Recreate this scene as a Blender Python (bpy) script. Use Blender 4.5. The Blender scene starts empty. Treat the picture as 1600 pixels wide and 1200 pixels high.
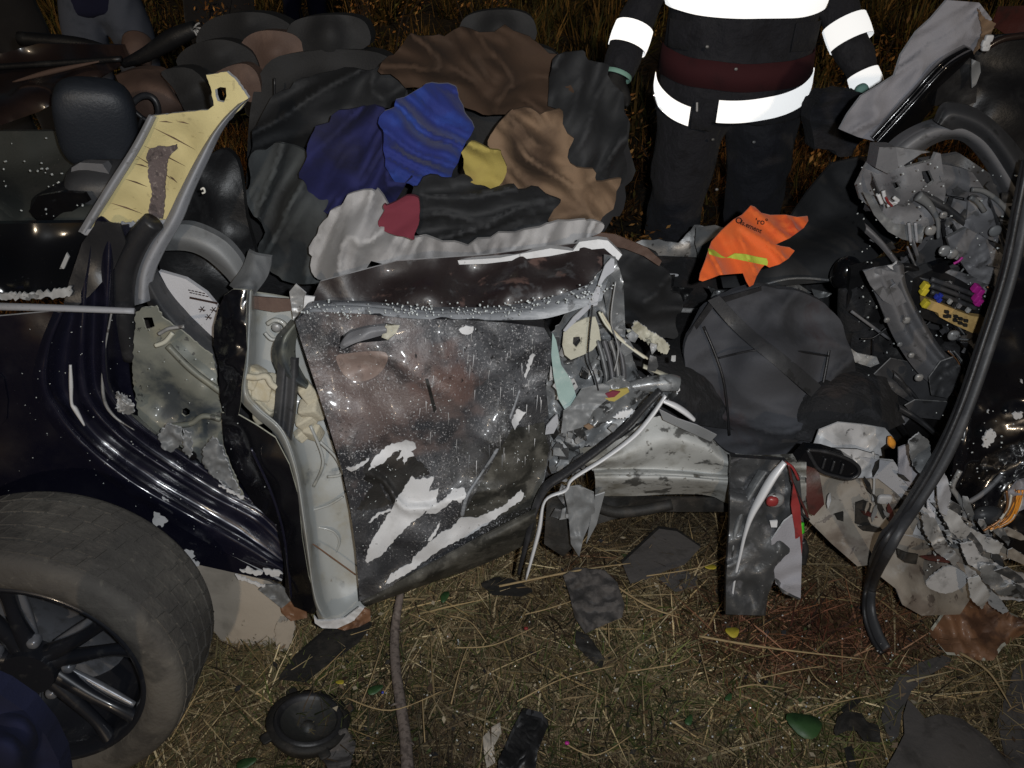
import bpy, bmesh, math, random
import numpy as np
from mathutils import Vector, Matrix, noise
from mathutils.geometry import delaunay_2d_cdt
R = math.radians
SC = bpy.context.scene
COL = SC.collection
rnd = random.Random(11)

# ------------------------------------------------------------------ camera, light, exposure
CAM_H = 1.6; PITCH = R(35.0); F = 1209.0
CAM = Vector((0, 0, CAM_H))
cd = bpy.data.cameras.new('camera'); cam = bpy.data.objects.new('camera', cd); COL.objects.link(cam)
cam.location = CAM; cam.rotation_euler = (R(90) - PITCH, 0, 0)
cd.sensor_fit = 'HORIZONTAL'; cd.sensor_width = 36.0; cd.lens = 36.0 * F / 1600.0
cd.clip_start = 0.02; cd.clip_end = 400
SC.camera = cam
w = bpy.data.worlds.new('World'); SC.world = w; w.use_nodes = True
nt = w.node_tree; nt.nodes.clear()
sky = nt.nodes.new('ShaderNodeTexSky'); sky.sky_type = 'NISHITA'; sky.sun_disc = False
sky.sun_elevation = R(14); sky.sun_rotation = R(186)
bg = nt.nodes.new('ShaderNodeBackground'); bg.inputs['Strength'].default_value = 0.0035
wo = nt.nodes.new('ShaderNodeOutputWorld')
nt.links.new(sky.outputs[0], bg.inputs[0]); nt.links.new(bg.outputs[0], wo.inputs[0])
def lamp(name, kind, energy, loc, tgt, col=(1, 1, 1)):
    l = bpy.data.lights.new(name, kind); l.energy = energy; l.color = col
    o = bpy.data.objects.new(name, l); COL.objects.link(o); o.location = loc
    o.rotation_euler = (Vector(tgt) - Vector(loc)).to_track_quat('-Z', 'Y').to_euler()
    return o
# added fill for the far things, one weak warm distant light behind the camera
s_ = lamp('fill_sun', 'SUN', 0.5, (0.1, -1.0, 1.27 + 0.6), (0, 2.0, 0.75), (1.0, 0.80, 0.58)); s_.data.angle = R(1.5)
# the flash of the phone
fl = lamp('camera_flash', 'SPOT', 88, (0.075, -0.04, 1.655), (0.16, 1.9, 0.78), (0.95, 0.98, 1.0))
fl.data.spot_size = R(125); fl.data.spot_blend = 1.0; fl.data.shadow_soft_size = 0.012
SC.view_settings.view_transform = 'Standard'; SC.view_settings.look = 'None'
SC.view_settings.gamma = 1; SC.view_settings.exposure = 0; SC.view_settings.use_curve_mapping = False

# ------------------------------------------------------------------ geometry of the place
_f = Vector((0, math.cos(PITCH), -math.sin(PITCH))); _u = Vector((0, math.sin(PITCH), math.cos(PITCH)))
def ray(px, py): return _f + Vector(((px - 800) / F, 0, 0)) + _u * ((600 - py) / F)
def P(px, py, Y):
    d = ray(px, py); return CAM + d * (Y / d.y)
def G(px, py, z=0.0):
    d = ray(px, py); return CAM + d * ((z - CAM_H) / d.z)
def side(px, py):          # distance of the leaning flank of the car
    d = ray(px, py); m = -d.z / d.y
    t = min(max(px / 600, 0), 1); y0 = 1.13 + 0.06 * t; k = 0.2
    return (y0 + 1.45 * k) / (1 + k * m)
def flat(z):
    def f(px, py): return G(px, py, z).y
    return f

# ------------------------------------------------------------------ materials
MATS = {}
def mat(name, col, rough=.55, metal=0, coat=0, layers=(), spots=(), bump=None, rvar=0, attr=False, sheen=0, spec=.5):
    m = bpy.data.materials.new(name); m.use_nodes = True; n = m.node_tree; N = n.nodes; L = n.links
    b = N['Principled BSDF']
    geo = N.new('ShaderNodeNewGeometry'); pos = geo.outputs['Position']
    b.inputs['Roughness'].default_value = rough; b.inputs['Metallic'].default_value = metal
    b.inputs['Coat Weight'].default_value = coat; b.inputs['Coat Roughness'].default_value = .12
    b.inputs['Sheen Weight'].default_value = sheen
    b.inputs['Specular IOR Level'].default_value = spec
    def rgb(c):
        r = N.new('ShaderNodeRGB'); r.outputs[0].default_value = (*c, 1); return r.outputs[0]
    if attr:
        a = N.new('ShaderNodeAttribute'); a.attribute_name = 'Col'; cur = a.outputs['Color']
    else: cur = rgb(col)
    def ns(scale, det=6, dist=0.0, stretch=None, ro=.6):
        t = N.new('ShaderNodeTexNoise'); t.inputs['Scale'].default_value = scale; t.inputs['Detail'].default_value = det
        t.inputs['Distortion'].default_value = dist; t.inputs['Roughness'].default_value = ro
        if stretch:
            mp = N.new('ShaderNodeMapping'); mp.inputs['Scale'].default_value = stretch
            if len(stretch) > 3: pass
            L.new(pos, mp.inputs[0]); L.new(mp.outputs[0], t.inputs['Vector'])
        else: L.new(pos, t.inputs['Vector'])
        return t.outputs[0]
    def ramp(v, lo, hi):
        r = N.new('ShaderNodeMapRange'); r.inputs[1].default_value = lo; r.inputs[2].default_value = hi
        r.interpolation_type = 'SMOOTHSTEP'
        L.new(v, r.inputs[0]); return r.outputs[0]
    def mix(fac, c):
        nonlocal cur
        x = N.new('ShaderNodeMix'); x.data_type = 'RGBA'
        L.new(fac, x.inputs[0]); L.new(cur, x.inputs[6]); L.new(rgb(c), x.inputs[7]); cur = x.outputs[2]
    def mul(a, v):
        x = N.new('ShaderNodeMath'); x.operation = 'MULTIPLY'; L.new(a, x.inputs[0])
        if isinstance(v, (int, float)): x.inputs[1].default_value = v
        else: L.new(v, x.inputs[1])
        return x.outputs[0]
    for sp in spots:            # stain of its own shape: (colour, centre, radius, edge noise scale, strength)
        c, ce, rad, sc, st = sp
        v = N.new('ShaderNodeVectorMath'); v.operation = 'DISTANCE'; L.new(pos, v.inputs[0]); v.inputs[1].default_value = ce
        d = ns(sc, 5)
        a = N.new('ShaderNodeMath'); a.operation = 'MULTIPLY_ADD'; L.new(d, a.inputs[0]); a.inputs[1].default_value = rad * 2.4
        L.new(v.outputs['Value'], a.inputs[2])
        mix(mul(ramp(a.outputs[0], rad * 2.35, rad * 1.9), st), c)
    for ly in layers:           # (colour, scale, lo, hi, strength, stretch)
        c, sc, lo, hi = ly[:4]; st = ly[4] if len(ly) > 4 else 1; stch = ly[5] if len(ly) > 5 else None
        fc_ = mul(ramp(ns(sc, 7, .3, stch), lo, hi), st)
        if len(ly) > 6: fc_ = mul(fc_, ramp(ns(ly[6], 4), .42, .60))
        mix(fc_, c)
    L.new(cur, b.inputs['Base Color'])
    if rvar:
        r = N.new('ShaderNodeMapRange'); r.inputs[1].default_value = .3; r.inputs[2].default_value = .7
        r.inputs[3].default_value = max(rough - rvar, .05); r.inputs[4].default_value = min(rough + rvar, 1)
        L.new(ns(14, 6), r.inputs[0]); L.new(r.outputs[0], b.inputs['Roughness'])
    if bump:
        bp = N.new('ShaderNodeBump'); bp.inputs['Strength'].default_value = bump[1]; bp.inputs['Distance'].default_value = bump[2] if len(bump) > 2 else .004
        L.new(ns(bump[0], 6), bp.inputs['Height']); L.new(bp.outputs[0], b.inputs['Normal'])
    MATS[name] = m; return m
DUST = (.30, .30, .32)
mat('navy_paint', (.0045, .0045, .011), .3, 0, .8, [((.05, .05, .06), 9, .56, .80, .35), (DUST, 260, .71, .75, .8)], bump=(30, .12), rvar=.12)
mat('navy_paint_bright', (.010, .010, .022), .3, .2, .8, [((.05, .05, .08), 12, .5, .8, .4), (DUST, 300, .69, .73, .8)], bump=(30, .15), rvar=.1)
mat('black_paint', (.005, .005, .007), .28, 0, .8, [(DUST, 280, .71, .76, .8)], bump=(20, .1), rvar=.1)
dc = P(600, 590, 1.3); dc2 = P(470, 640, 1.26); dc3 = P(690, 560, 1.3)
mat('door_paint', (.030, .031, .035), .48, 0, .15,
    [((.13, .134, .145), 5, .45, .70, .6), ((.012, .012, .014), 7, .52, .62, .7), ((.36, .35, .36), 240, .57, .64, .8, None, 9), ((.42, .41, .42), 300, .60, .66, .8, (1, 1, .35), 6),
     ((.008, .008, .009), 130, .60, .65, .9, None, 5), ((.50, .50, .50), 95, .66, .70, .8, None, 8), ((.28, .28, .30), 60, .66, .70, .6, (5, 1, .6))],
    [((.125, .094, .088), tuple(dc), .19, 9, .85), ((.13, .10, .096), tuple(dc2), .15, 9, .8), ((.12, .068, .056), tuple(dc3), .09, 9, .6),
     ((.020, .018, .014), tuple(P(800, 740, 1.24)), .16, 12, .8)],
    bump=(120, .5), rvar=.12)
mat('door_low', (.04, .038, .032), .6, 0, .1, [((.11, .105, .09), 22, .45, .7, .8), ((.010, .010, .008), 14, .5, .6, .8), ((.35, .34, .33), 150, .67, .7, .7)], bump=(60, .4))
mat('dark_upper', (.020, .014, .014), .5, 0, .1, [((.14, .085, .072), 11, .55, .62, .75), ((.09, .09, .095), 24, .58, .7, .6), ((.4, .38, .38), 200, .70, .73, .7)], bump=(40, .3), rvar=.15)
mat('dusty_ledge', (.20, .21, .225), .5, 0, 0, [((.30, .31, .33), 22, .45, .65, .8, (1, 4, 6)), ((.03, .03, .034), 35, .6, .66, .7), ((.5, .5, .52), 150, .66, .7, .7)], bump=(90, .3))
mat('scoop', (.22, .165, .145), .5, 0, .1, [((.30, .25, .23), 60, .5, .66, .6), ((.10, .07, .06), 30, .55, .66, .6)], bump=(90, .2))
mat('primer', (.58, .58, .59), .5, 0, 0, [((.42, .42, .42), 30, .5, .7, .5), ((.2, .19, .18), 90, .64, .68, .6)], bump=(70, .15))
mat('primer_dim', (.36, .36, .36), .55, 0, 0, [((.2, .2, .19), 20, .5, .65, .7), ((.05, .05, .05), 50, .6, .64, .7)], bump=(70, .2))
mat('cream_metal', (.36, .37, .36), .42, 0, .3, [((.28, .25, .18), 9, .5, .7, .6), ((.10, .11, .12), 14, .6, .72, .5), ((.09, .06, .03), 60, .66, .7, .5)], bump=(14, .2), rvar=.1)
mat('cream_edge', (.50, .49, .41), .5, 0, .2, [((.25, .22, .15), 40, .6, .68, .6)])
mat('foam', (.50, .46, .36), .9, 0, 0, [((.40, .33, .20), 20, .5, .7, .6)], bump=(160, .5))
mat('yellow_foam', (.56, .475, .235), .8, 0, 0, [((.42, .34, .15), 8, .5, .75, .5), ((.30, .25, .13), 60, .62, .68, .4), ((.28, .22, .10), 30, .64, .67, .6, (1, 1, 6))], bump=(50, .3))
mat('felt_mark', (.115, .090, .088), .9, 0, 0, [((.25, .21, .19), 150, .56, .62, .7), ((.05, .04, .04), 60, .55, .6, .7)], bump=(200, .6))
mat('grey_trim', (.33, .335, .36), .55, 0, 0, [((.22, .22, .22), 15, .5, .7, .5), ((.12, .11, .10), 90, .62, .66, .5)], bump=(200, .1))
mat('grey_trim_dark', (.16, .165, .17), .5, 0, 0, [((.08, .08, .08), 15, .5, .7, .6)], bump=(200, .1))
mat('airbag_white', (.55, .55, .58), .8, 0, 0, [((.4, .4, .43), 6, .5, .7, .5)], bump=(200, .2))
mat('airbag_grey', (.27, .265, .29), .85, 0, 0, [((.19, .19, .21), 8, .5, .7, .6), ((.12, .12, .13), 30, .62, .7, .4)], bump=(260, .3))
mat('bare_metal', (.32, .32, .32), .42, .3, 0, [((.12, .12, .12), 16, .48, .66, .8), ((.05, .04, .035), 40, .58, .64, .8)], bump=(40, .3), rvar=.15)
mat('crushed', (.13, .135, .14), .42, .1, .2, [((.26, .27, .28), 14, .52, .64, .8), ((.02, .02, .02), 18, .56, .62, .9), ((.5, .5, .5), 130, .66, .69, .8)], bump=(40, .5), rvar=.15)
mat('crushed_dark', (.045, .046, .048), .5, .0, .05, [((.14, .14, .15), 17, .55, .66, .7), ((.35, .35, .35), 150, .67, .70, .7)], bump=(50, .5), rvar=.15)
mat('sill_metal', (.36, .365, .355), .55, .0, 0, [((.13, .12, .095), 7, .46, .62, .8), ((.025, .024, .022), 16, .56, .62, .85), ((.40, .40, .39), 30, .62, .7, .5), ((.045, .035, .02), 70, .62, .66, .7)], bump=(26, .4))
mat('grime_inner', (.17, .175, .15), .55, .1, .1, [((.022, .03, .042), 5, .47, .60, .85), ((.25, .235, .17), 12, .55, .7, .7), ((.03, .03, .03), 40, .62, .66, .8)], bump=(30, .3))
mat('chrome', (.72, .72, .74), .38, .25, 0, [((.3, .3, .3), 30, .6, .7, .4)])
mat('rubber', (.018, .018, .020), .42, 0, 0, [((.05, .05, .055), 14, .5, .7, .6), ((.11, .11, .11), 120, .66, .72, .5)], bump=(120, .15), rvar=.1)
mat('hose', (.036, .037, .041), .5, 0, 0, [((.075, .075, .08), 12, .5, .7, .6), ((.14, .14, .14), 160, .66, .72, .4)], bump=(150, .12), rvar=.1)
mat('tyre', (.080, .073, .066), .85, 0, 0, [((.15, .138, .12), 5, .40, .66, .8), ((.035, .033, .031), 16, .50, .70, .6), ((.17, .155, .13), 60, .60, .7, .5, (1, 1, 1))], bump=(90, .6))
mat('rim_black', (.018, .020, .027), .36, .2, .4, [((.08, .08, .08), 40, .56, .7, .4)])
mat('rim_silver', (.24, .25, .28), .35, .4, .1, [((.1, .1, .1), 30, .5, .7, .6)])
mat('beige_board', (.40, .355, .30), .7, 0, 0, [((.21, .185, .155), 8, .5, .7, .6), ((.09, .075, .06), 40, .64, .68, .7)], bump=(60, .2))
mat('beige_floor', (.235, .21, .18), .6, 0, 0, [((.12, .095, .08), 9, .52, .64, .7), ((.045, .032, .028), 22, .58, .62, .75), ((.32, .31, .30), 16, .6, .7, .6)], bump=(30, .3))
mat('white_sill', (.42, .42, .43), .45, 0, .1, [((.22, .22, .22), 14, .5, .64, .7), ((.05, .05, .05), 40, .60, .64, .7)], bump=(40, .3))
mat('plastic_dark', (.046, .047, .051), .5, 0, 0, [((.085, .085, .09), 8, .5, .7, .7), ((.02, .02, .02), 20, .58, .64, .6), ((.30, .30, .30), 220, .70, .74, .6)], bump=(120, .2), rvar=.1)
mat('plastic_grey', (.15, .15, .16), .55, 0, 0, [((.19, .19, .20), 9, .5, .7, .7), ((.05, .05, .05), 22, .58, .64, .7), ((.4, .4, .4), 200, .70, .74, .6)], bump=(100, .25), rvar=.1)
mat('plastic_black', (.010, .010, .011), .45, 0, 0, [((.035, .035, .036), 12, .52, .7, .6), ((.35, .35, .35), 260, .72, .76, .7)], bump=(90, .25), rvar=.1)
mat('gloss_black', (.006, .006, .007), .18, 0, .5, [(DUST, 250, .70, .74, .6)])
mat('carpet', (.016, .016, .018), .95, 0, 0, [((.045, .045, .05), 18, .5, .66, .7), ((.05, .035, .03), 7, .56, .66, .4), ((.4, .4, .4), 200, .72, .75, .7)], bump=(80, .8, .01))
mat('shelf', (.040, .044, .040), .9, 0, 0, [((.07, .07, .065), 8, .5, .7, .6), ((.4, .4, .38), 110, .70, .73, .7)], bump=(150, .4))
mat('leather_blue', (.020, .024, .032), .5, 0, 0, [((.035, .04, .05), 8, .5, .7, .6)], bump=(160, .3))
mat('leather_brown', (.10, .062, .048), .75, 0, 0, [((.19, .12, .09), 6, .5, .7, .6), ((.07, .04, .032), 9, .55, .66, .5)], bump=(160, .25))
mat('leather_black', (.012, .012, .013), .75, 0, 0, [((.03, .03, .032), 9, .5, .7, .5)], bump=(160, .25))
mat('roof_brown', (.022, .014, .012), .3, 0, .5, [((.05, .03, .025), 5, .5, .7, .6)], bump=(20, .15))
mat('orange', (.80, .135, .022), .8, 0, 0, [((.55, .04, .012), 9, .56, .66, .6), ((.85, .20, .05), 14, .5, .7, .4)], bump=(300, .15), sheen=.2)
mat('lime', (.50, .62, .07), .7, 0, 0, [((.36, .5, .05), 20, .5, .7, .4)])
mat('ink', (.03, .012, .008), .8)
mat('turnout', (.016, .017, .024), .85, 0, 0, [((.030, .031, .038), 5, .48, .66, .8), ((.008, .008, .012), 9, .52, .66, .7)], bump=(11, .8, .05), sheen=.05)
mat('turnout_red', (.05, .008, .012), .9, 0, 0, [((.03, .006, .009), 9, .5, .7, .6)], bump=(200, .3))
mat('skin', (.38, .22, .16), .6)
mat('glove', (.012, .012, .013), .7, bump=(120, .3))
mat('mint', (.30, .55, .47), .7, bump=(150, .2))
mat('helmet', (.5, .03, .02), .35, coat=.5)
mat('denim', (.10, .12, .17), .9, 0, 0, [((.055, .07, .10), 8, .5, .7, .7)], bump=(200, .3))
mat('dark_cloth', (.018, .018, .021), .95, 0, 0, [((.03, .03, .034), 8, .5, .7, .6)], bump=(200, .3), sheen=.1)
mat('navy_cloth', (.010, .013, .045), .95, 0, 0, [((.016, .020, .06), 8, .5, .7, .6)], bump=(250, .25))
mat('blue_cloth', (.010, .035, .21), .85, 0, 0, [((.012, .02, .15), 4, .45, .65, .9), ((.02, .07, .36), 7, .55, .7, .6)], bump=(60, .2), sheen=.1)
mat('deep_blue_cloth', (.012, .014, .085), .9, 0, 0, [((.008, .008, .03), 4, .45, .65, .9)], bump=(60, .2))
mat('white_cloth', (.38, .37, .37), .9, 0, 0, [((.22, .21, .21), 5, .45, .65, .9)], bump=(60, .2), sheen=.1)
mat('greygreen_cloth', (.060, .066, .068), .9, 0, 0, [((.03, .032, .034), 4, .45, .62, .9)], bump=(60, .2))
mat('crimson_cloth', (.15, .020, .035), .9, 0, 0, [((.12, .012, .03), 6, .5, .66, .8)], bump=(60, .2))
mat('yellow_cloth', (.34, .27, .07), .9, 0, 0, [((.28, .20, .06), 8, .5, .66, .8)], bump=(60, .2))
mat('tan_cloth', (.20, .13, .08), .9, 0, 0, [((.08, .048, .03), 4, .45, .65, .9)], bump=(60, .2))
mat('brown_cloth', (.050, .027, .015), .9, 0, 0, [((.035, .02, .012), 4, .45, .65, .9)], bump=(60, .2))
mat('coal_cloth', (.014, .015, .017), .8, 0, 0, [((.03, .031, .034), 5, .45, .65, .8)], bump=(60, .25))
mat('steel_cloth', (.060, .062, .072), .85, 0, 0, [((.022, .023, .027), 5, .42, .62, .8), ((.035, .012, .010), 4, .60, .70, .5)], bump=(60, .25))
mat('soil', (.045, .032, .019), .95, 0, 0, [((.15, .112, .068), 14, .48, .66, .8), ((.03, .021, .013), 25, .55, .64, .8), ((.035, .045, .014), 6, .58, .68, .6)],
    [((.050, .010, .008), tuple(G(1230, 1010)), .26, 6, .75)], bump=(60, .9, .02))
mat('blades', (.1, .1, .1), .75, attr=True, spec=.3)
mat('wood', (.15, .12, .105), .85, 0, 0, [((.055, .042, .036), 30, .48, .62, .8, (3, 3, .5)), ((.26, .23, .20), 60, .6, .68, .6)], bump=(70, .7))
mat('straw', (.34, .25, .13), .8, 0, 0, [((.2, .14, .07), 40, .5, .66, .7)])
mat('leaf_green', (.035, .085, .028), .5, 0, 0, [((.02, .05, .018), 30, .5, .66, .7)], bump=(50, .3))
mat('leaf_yellow', (.42, .34, .03), .7, 0, 0, [((.3, .22, .03), 30, .5, .66, .7)])
mat('speaker_cone', (.030, .030, .028), .55, 0, 0, [((.07, .065, .06), 14, .5, .64, .6)], bump=(80, .2))
mat('slab_grey', (.075, .068, .065), .8, 0, 0, [((.04, .036, .033), 14, .5, .64, .7), ((.14, .12, .11), 50, .62, .7, .5)], bump=(60, .5))
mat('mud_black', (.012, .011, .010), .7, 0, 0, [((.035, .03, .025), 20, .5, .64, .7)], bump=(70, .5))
mat('rust_board', (.17, .085, .045), .6, 0, .1, [((.27, .21, .155), 6, .52, .64, .85), ((.06, .03, .02), 9, .56, .64, .7), ((.42, .36, .31), 40, .64, .7, .6)], bump=(20, .4))
mat('dark_red', (.060, .014, .012), .5, 0, 0, [((.02, .012, .010), 10, .5, .64, .7)], bump=(60, .3))
mat('red_plastic', (.24, .03, .03), .4, 0, .2, [((.12, .02, .02), 30, .5, .64, .7)])
mat('fuse_tan', (.56, .38, .15), .5, 0, 0, [((.40, .26, .10), 60, .5, .6, .6)], bump=(160, .2))
mat('magenta', (.42, .02, .25), .4)
mat('yellow_plastic', (.62, .50, .04), .4)
mat('blue_plastic', (.03, .05, .38), .4)
mat('green_plastic', (.06, .48, .03), .4)
mat('amber', (.75, .30, .04), .3)
mat('copper', (.30, .15, .07), .4, .5)
mat('wire_white', (.6, .58, .52), .5)
mat('teal_edge', (.27, .37, .35), .45, 0, .2, [((.45, .5, .48), 30, .5, .66, .6)])
mat('pink_plate', (.40, .385, .31), .55, 0, 0, [((.22, .2, .14), 18, .5, .66, .7), ((.05, .045, .03), 30, .6, .64, .7)], bump=(60, .4))
mat('glass_bits', (.55, .58, .58), .12, 0, .4)
mat('bark', (.05, .035, .025), .9, bump=(30, .8, .02))
# beads of the reflective tape send light back the way it came
m = bpy.data.materials.new('reflective_tape'); m.use_nodes = True; n = m.node_tree
b = n.nodes['Principled BSDF']; b.inputs['Base Color'].default_value = (.75, .76, .76, 1); b.inputs['Roughness'].default_value = .6
gl = n.nodes.new('ShaderNodeBsdfGlossy'); gl.inputs['Roughness'].default_value = .5; gl.inputs['Color'].default_value = (.95, .95, .95, 1)
ge = n.nodes.new('ShaderNodeNewGeometry'); n.links.new(ge.outputs['Incoming'], gl.inputs['Normal'])
mx = n.nodes.new('ShaderNodeMixShader'); mx.inputs[0].default_value = .85
n.links.new(b.outputs[0], mx.inputs[1]); n.links.new(gl.outputs[0], mx.inputs[2])
n.links.new(mx.outputs[0], n.nodes['Material Output'].inputs[0]); MATS['reflective_tape'] = m

# ------------------------------------------------------------------ object helpers
def tag(o, label=None, cat=None, group=None, kind=None):
    if label: o['label'] = label
    if cat: o['category'] = cat
    if group: o['group'] = group
    if kind: o['kind'] = kind
    return o
def thing(name, loc, label, cat, group=None):
    o = bpy.data.objects.new(name, None); COL.objects.link(o); o.location = loc; o.empty_display_size = .1
    return tag(o, label, cat, group)
def world_loc(o):
    l = Vector(o.location); p = o.parent
    while p: l = l + Vector(p.location); p = p.parent
    return l
def link(name, V, Fc, mats, parent=None, smooth=True, fm=None, **kw):
    """V in world coordinates; the object's origin goes to the base of its own mesh"""
    if not isinstance(mats, (list, tuple)): mats = [mats]
    A = np.array([tuple(v) for v in V], dtype=float)
    lo = A.min(0); hi = A.max(0); org = Vector(((lo[0] + hi[0]) / 2, (lo[1] + hi[1]) / 2, lo[2]))
    A = A - np.array(org)
    me = bpy.data.meshes.new(name); me.from_pydata(A.tolist(), [], [tuple(f) for f in Fc])
    for mm in mats: me.materials.append(MATS[mm])
    if fm is not None: me.polygons.foreach_set('material_index', list(fm))
    if smooth: me.polygons.foreach_set('use_smooth', [True] * len(me.polygons))
    me.update()
    o = bpy.data.objects.new(name, me); COL.objects.link(o)
    if parent:
        o.parent = parent; o.location = org - world_loc(parent)
    else: o.location = org
    return tag(o, kw.get('label'), kw.get('cat'), kw.get('group'), kw.get('kind'))

def inside(poly, x, y):
    c = False; n_ = len(poly); j = n_ - 1
    for i in range(n_):
        xi, yi = poly[i][0], poly[i][1]; xj, yj = poly[j][0], poly[j][1]
        if (yi > y) != (yj > y) and x < (xj - xi) * (y - yi) / (yj - yi) + xi: c = not c
        j = i
    return c
def cv(pts, ox, oy, s): return [(ox + a / s, oy + b / s) for a, b in pts]

class Surf:
    """a sheet of metal, cloth or plastic: distance from the viewer given at scattered points, plus dents"""
    def __init__(self, pts, base=side, off=0, ctrl=(), amp=.006, freq=8, seed=0, soft=30, style='dent', ang=0):
        self.ang = R(ang)
        self.c = [(p[0], p[1], p[2]) for p in list(pts) + list(ctrl) if len(p) > 2]
        self.base = base; self.off = off; self.amp = amp; self.freq = freq; self.seed = seed; self.soft = soft * soft; self.style = style
    def depth(self, x, y):
        d = self.base(x, y) if callable(self.base) else self.base
        d += self.off
        if self.c:
            sw = 0; sv = 0
            for a, b_, v in self.c:
                q = 1.0 / ((a - x) ** 2 + (b_ - y) ** 2 + self.soft); q *= q
                sw += q; sv += q * v
            d += sv / sw
        return d
    def rel(self, p):
        q = Vector((p.x, p.z * .9, p.y)) * self.freq + Vector((self.seed * 7.31, self.seed * 3.7, 1.3))
        if self.style == 'crumple':
            q2 = q + noise.noise_vector(q * .7) * .8
            v = 1 - 2.2 * abs(noise.noise(q2)); v += .5 * (1 - 2.2 * abs(noise.noise(q2 * 2.3))); v += .22 * (1 - 2.2 * abs(noise.noise(q2 * 5)))
            return -v * self.amp
        if self.style == 'fold':      # long soft folds running along the angle ang (seen from the front), pinched and branching
            ca, sa = math.cos(self.ang), math.sin(self.ang); u = p.x * ca + p.z * sa; v_ = -p.x * sa + p.z * ca
            q2 = Vector((u * self.freq * .28, v_ * self.freq, self.seed * 3.1)); q2 = q2 + noise.noise_vector(q2 * .8) * .55
            a = 1 - 2.4 * abs(noise.noise(q2)); b2 = 1 - 2.4 * abs(noise.noise(q2 * 2.1 + Vector((5, 1, 2))))
            return -(a * abs(a) + .38 * b2 + .5 * noise.noise(q * .35)) * self.amp
        if self.style == 'cloth':
            q2 = q + noise.noise_vector(q * .5) * 1.4
            v = 1 - 2 * abs(noise.noise(q2)) + .35 * noise.noise(q2 * 2.1); return -v * self.amp
        return (noise.noise(q) + .4 * noise.noise(q * 2.7)) * self.amp
    def pt(self, x, y, off=0):
        Y = self.depth(x, y); p = P(x, y, Y)
        if self.amp: p = P(x, y, Y + self.rel(p))
        return p if not off else P(x, y, p.y + off)

def densify(pl, step, jag, seed):
    out = []; r = random.Random(seed); n_ = len(pl)
    for i in range(n_):
        a = pl[i]; b_ = pl[(i + 1) % n_]
        L_ = math.hypot(b_[0] - a[0], b_[1] - a[1]); k = max(1, int(L_ / step))
        nx, ny = (-(b_[1] - a[1]) / (L_ + 1e-6), (b_[0] - a[0]) / (L_ + 1e-6))
        for j in range(k):
            t = j / k; q = r.uniform(-jag, jag) if j else 0
            out.append((a[0] + (b_[0] - a[0]) * t + nx * q, a[1] + (b_[1] - a[1]) * t + ny * q))
    return out

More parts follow.
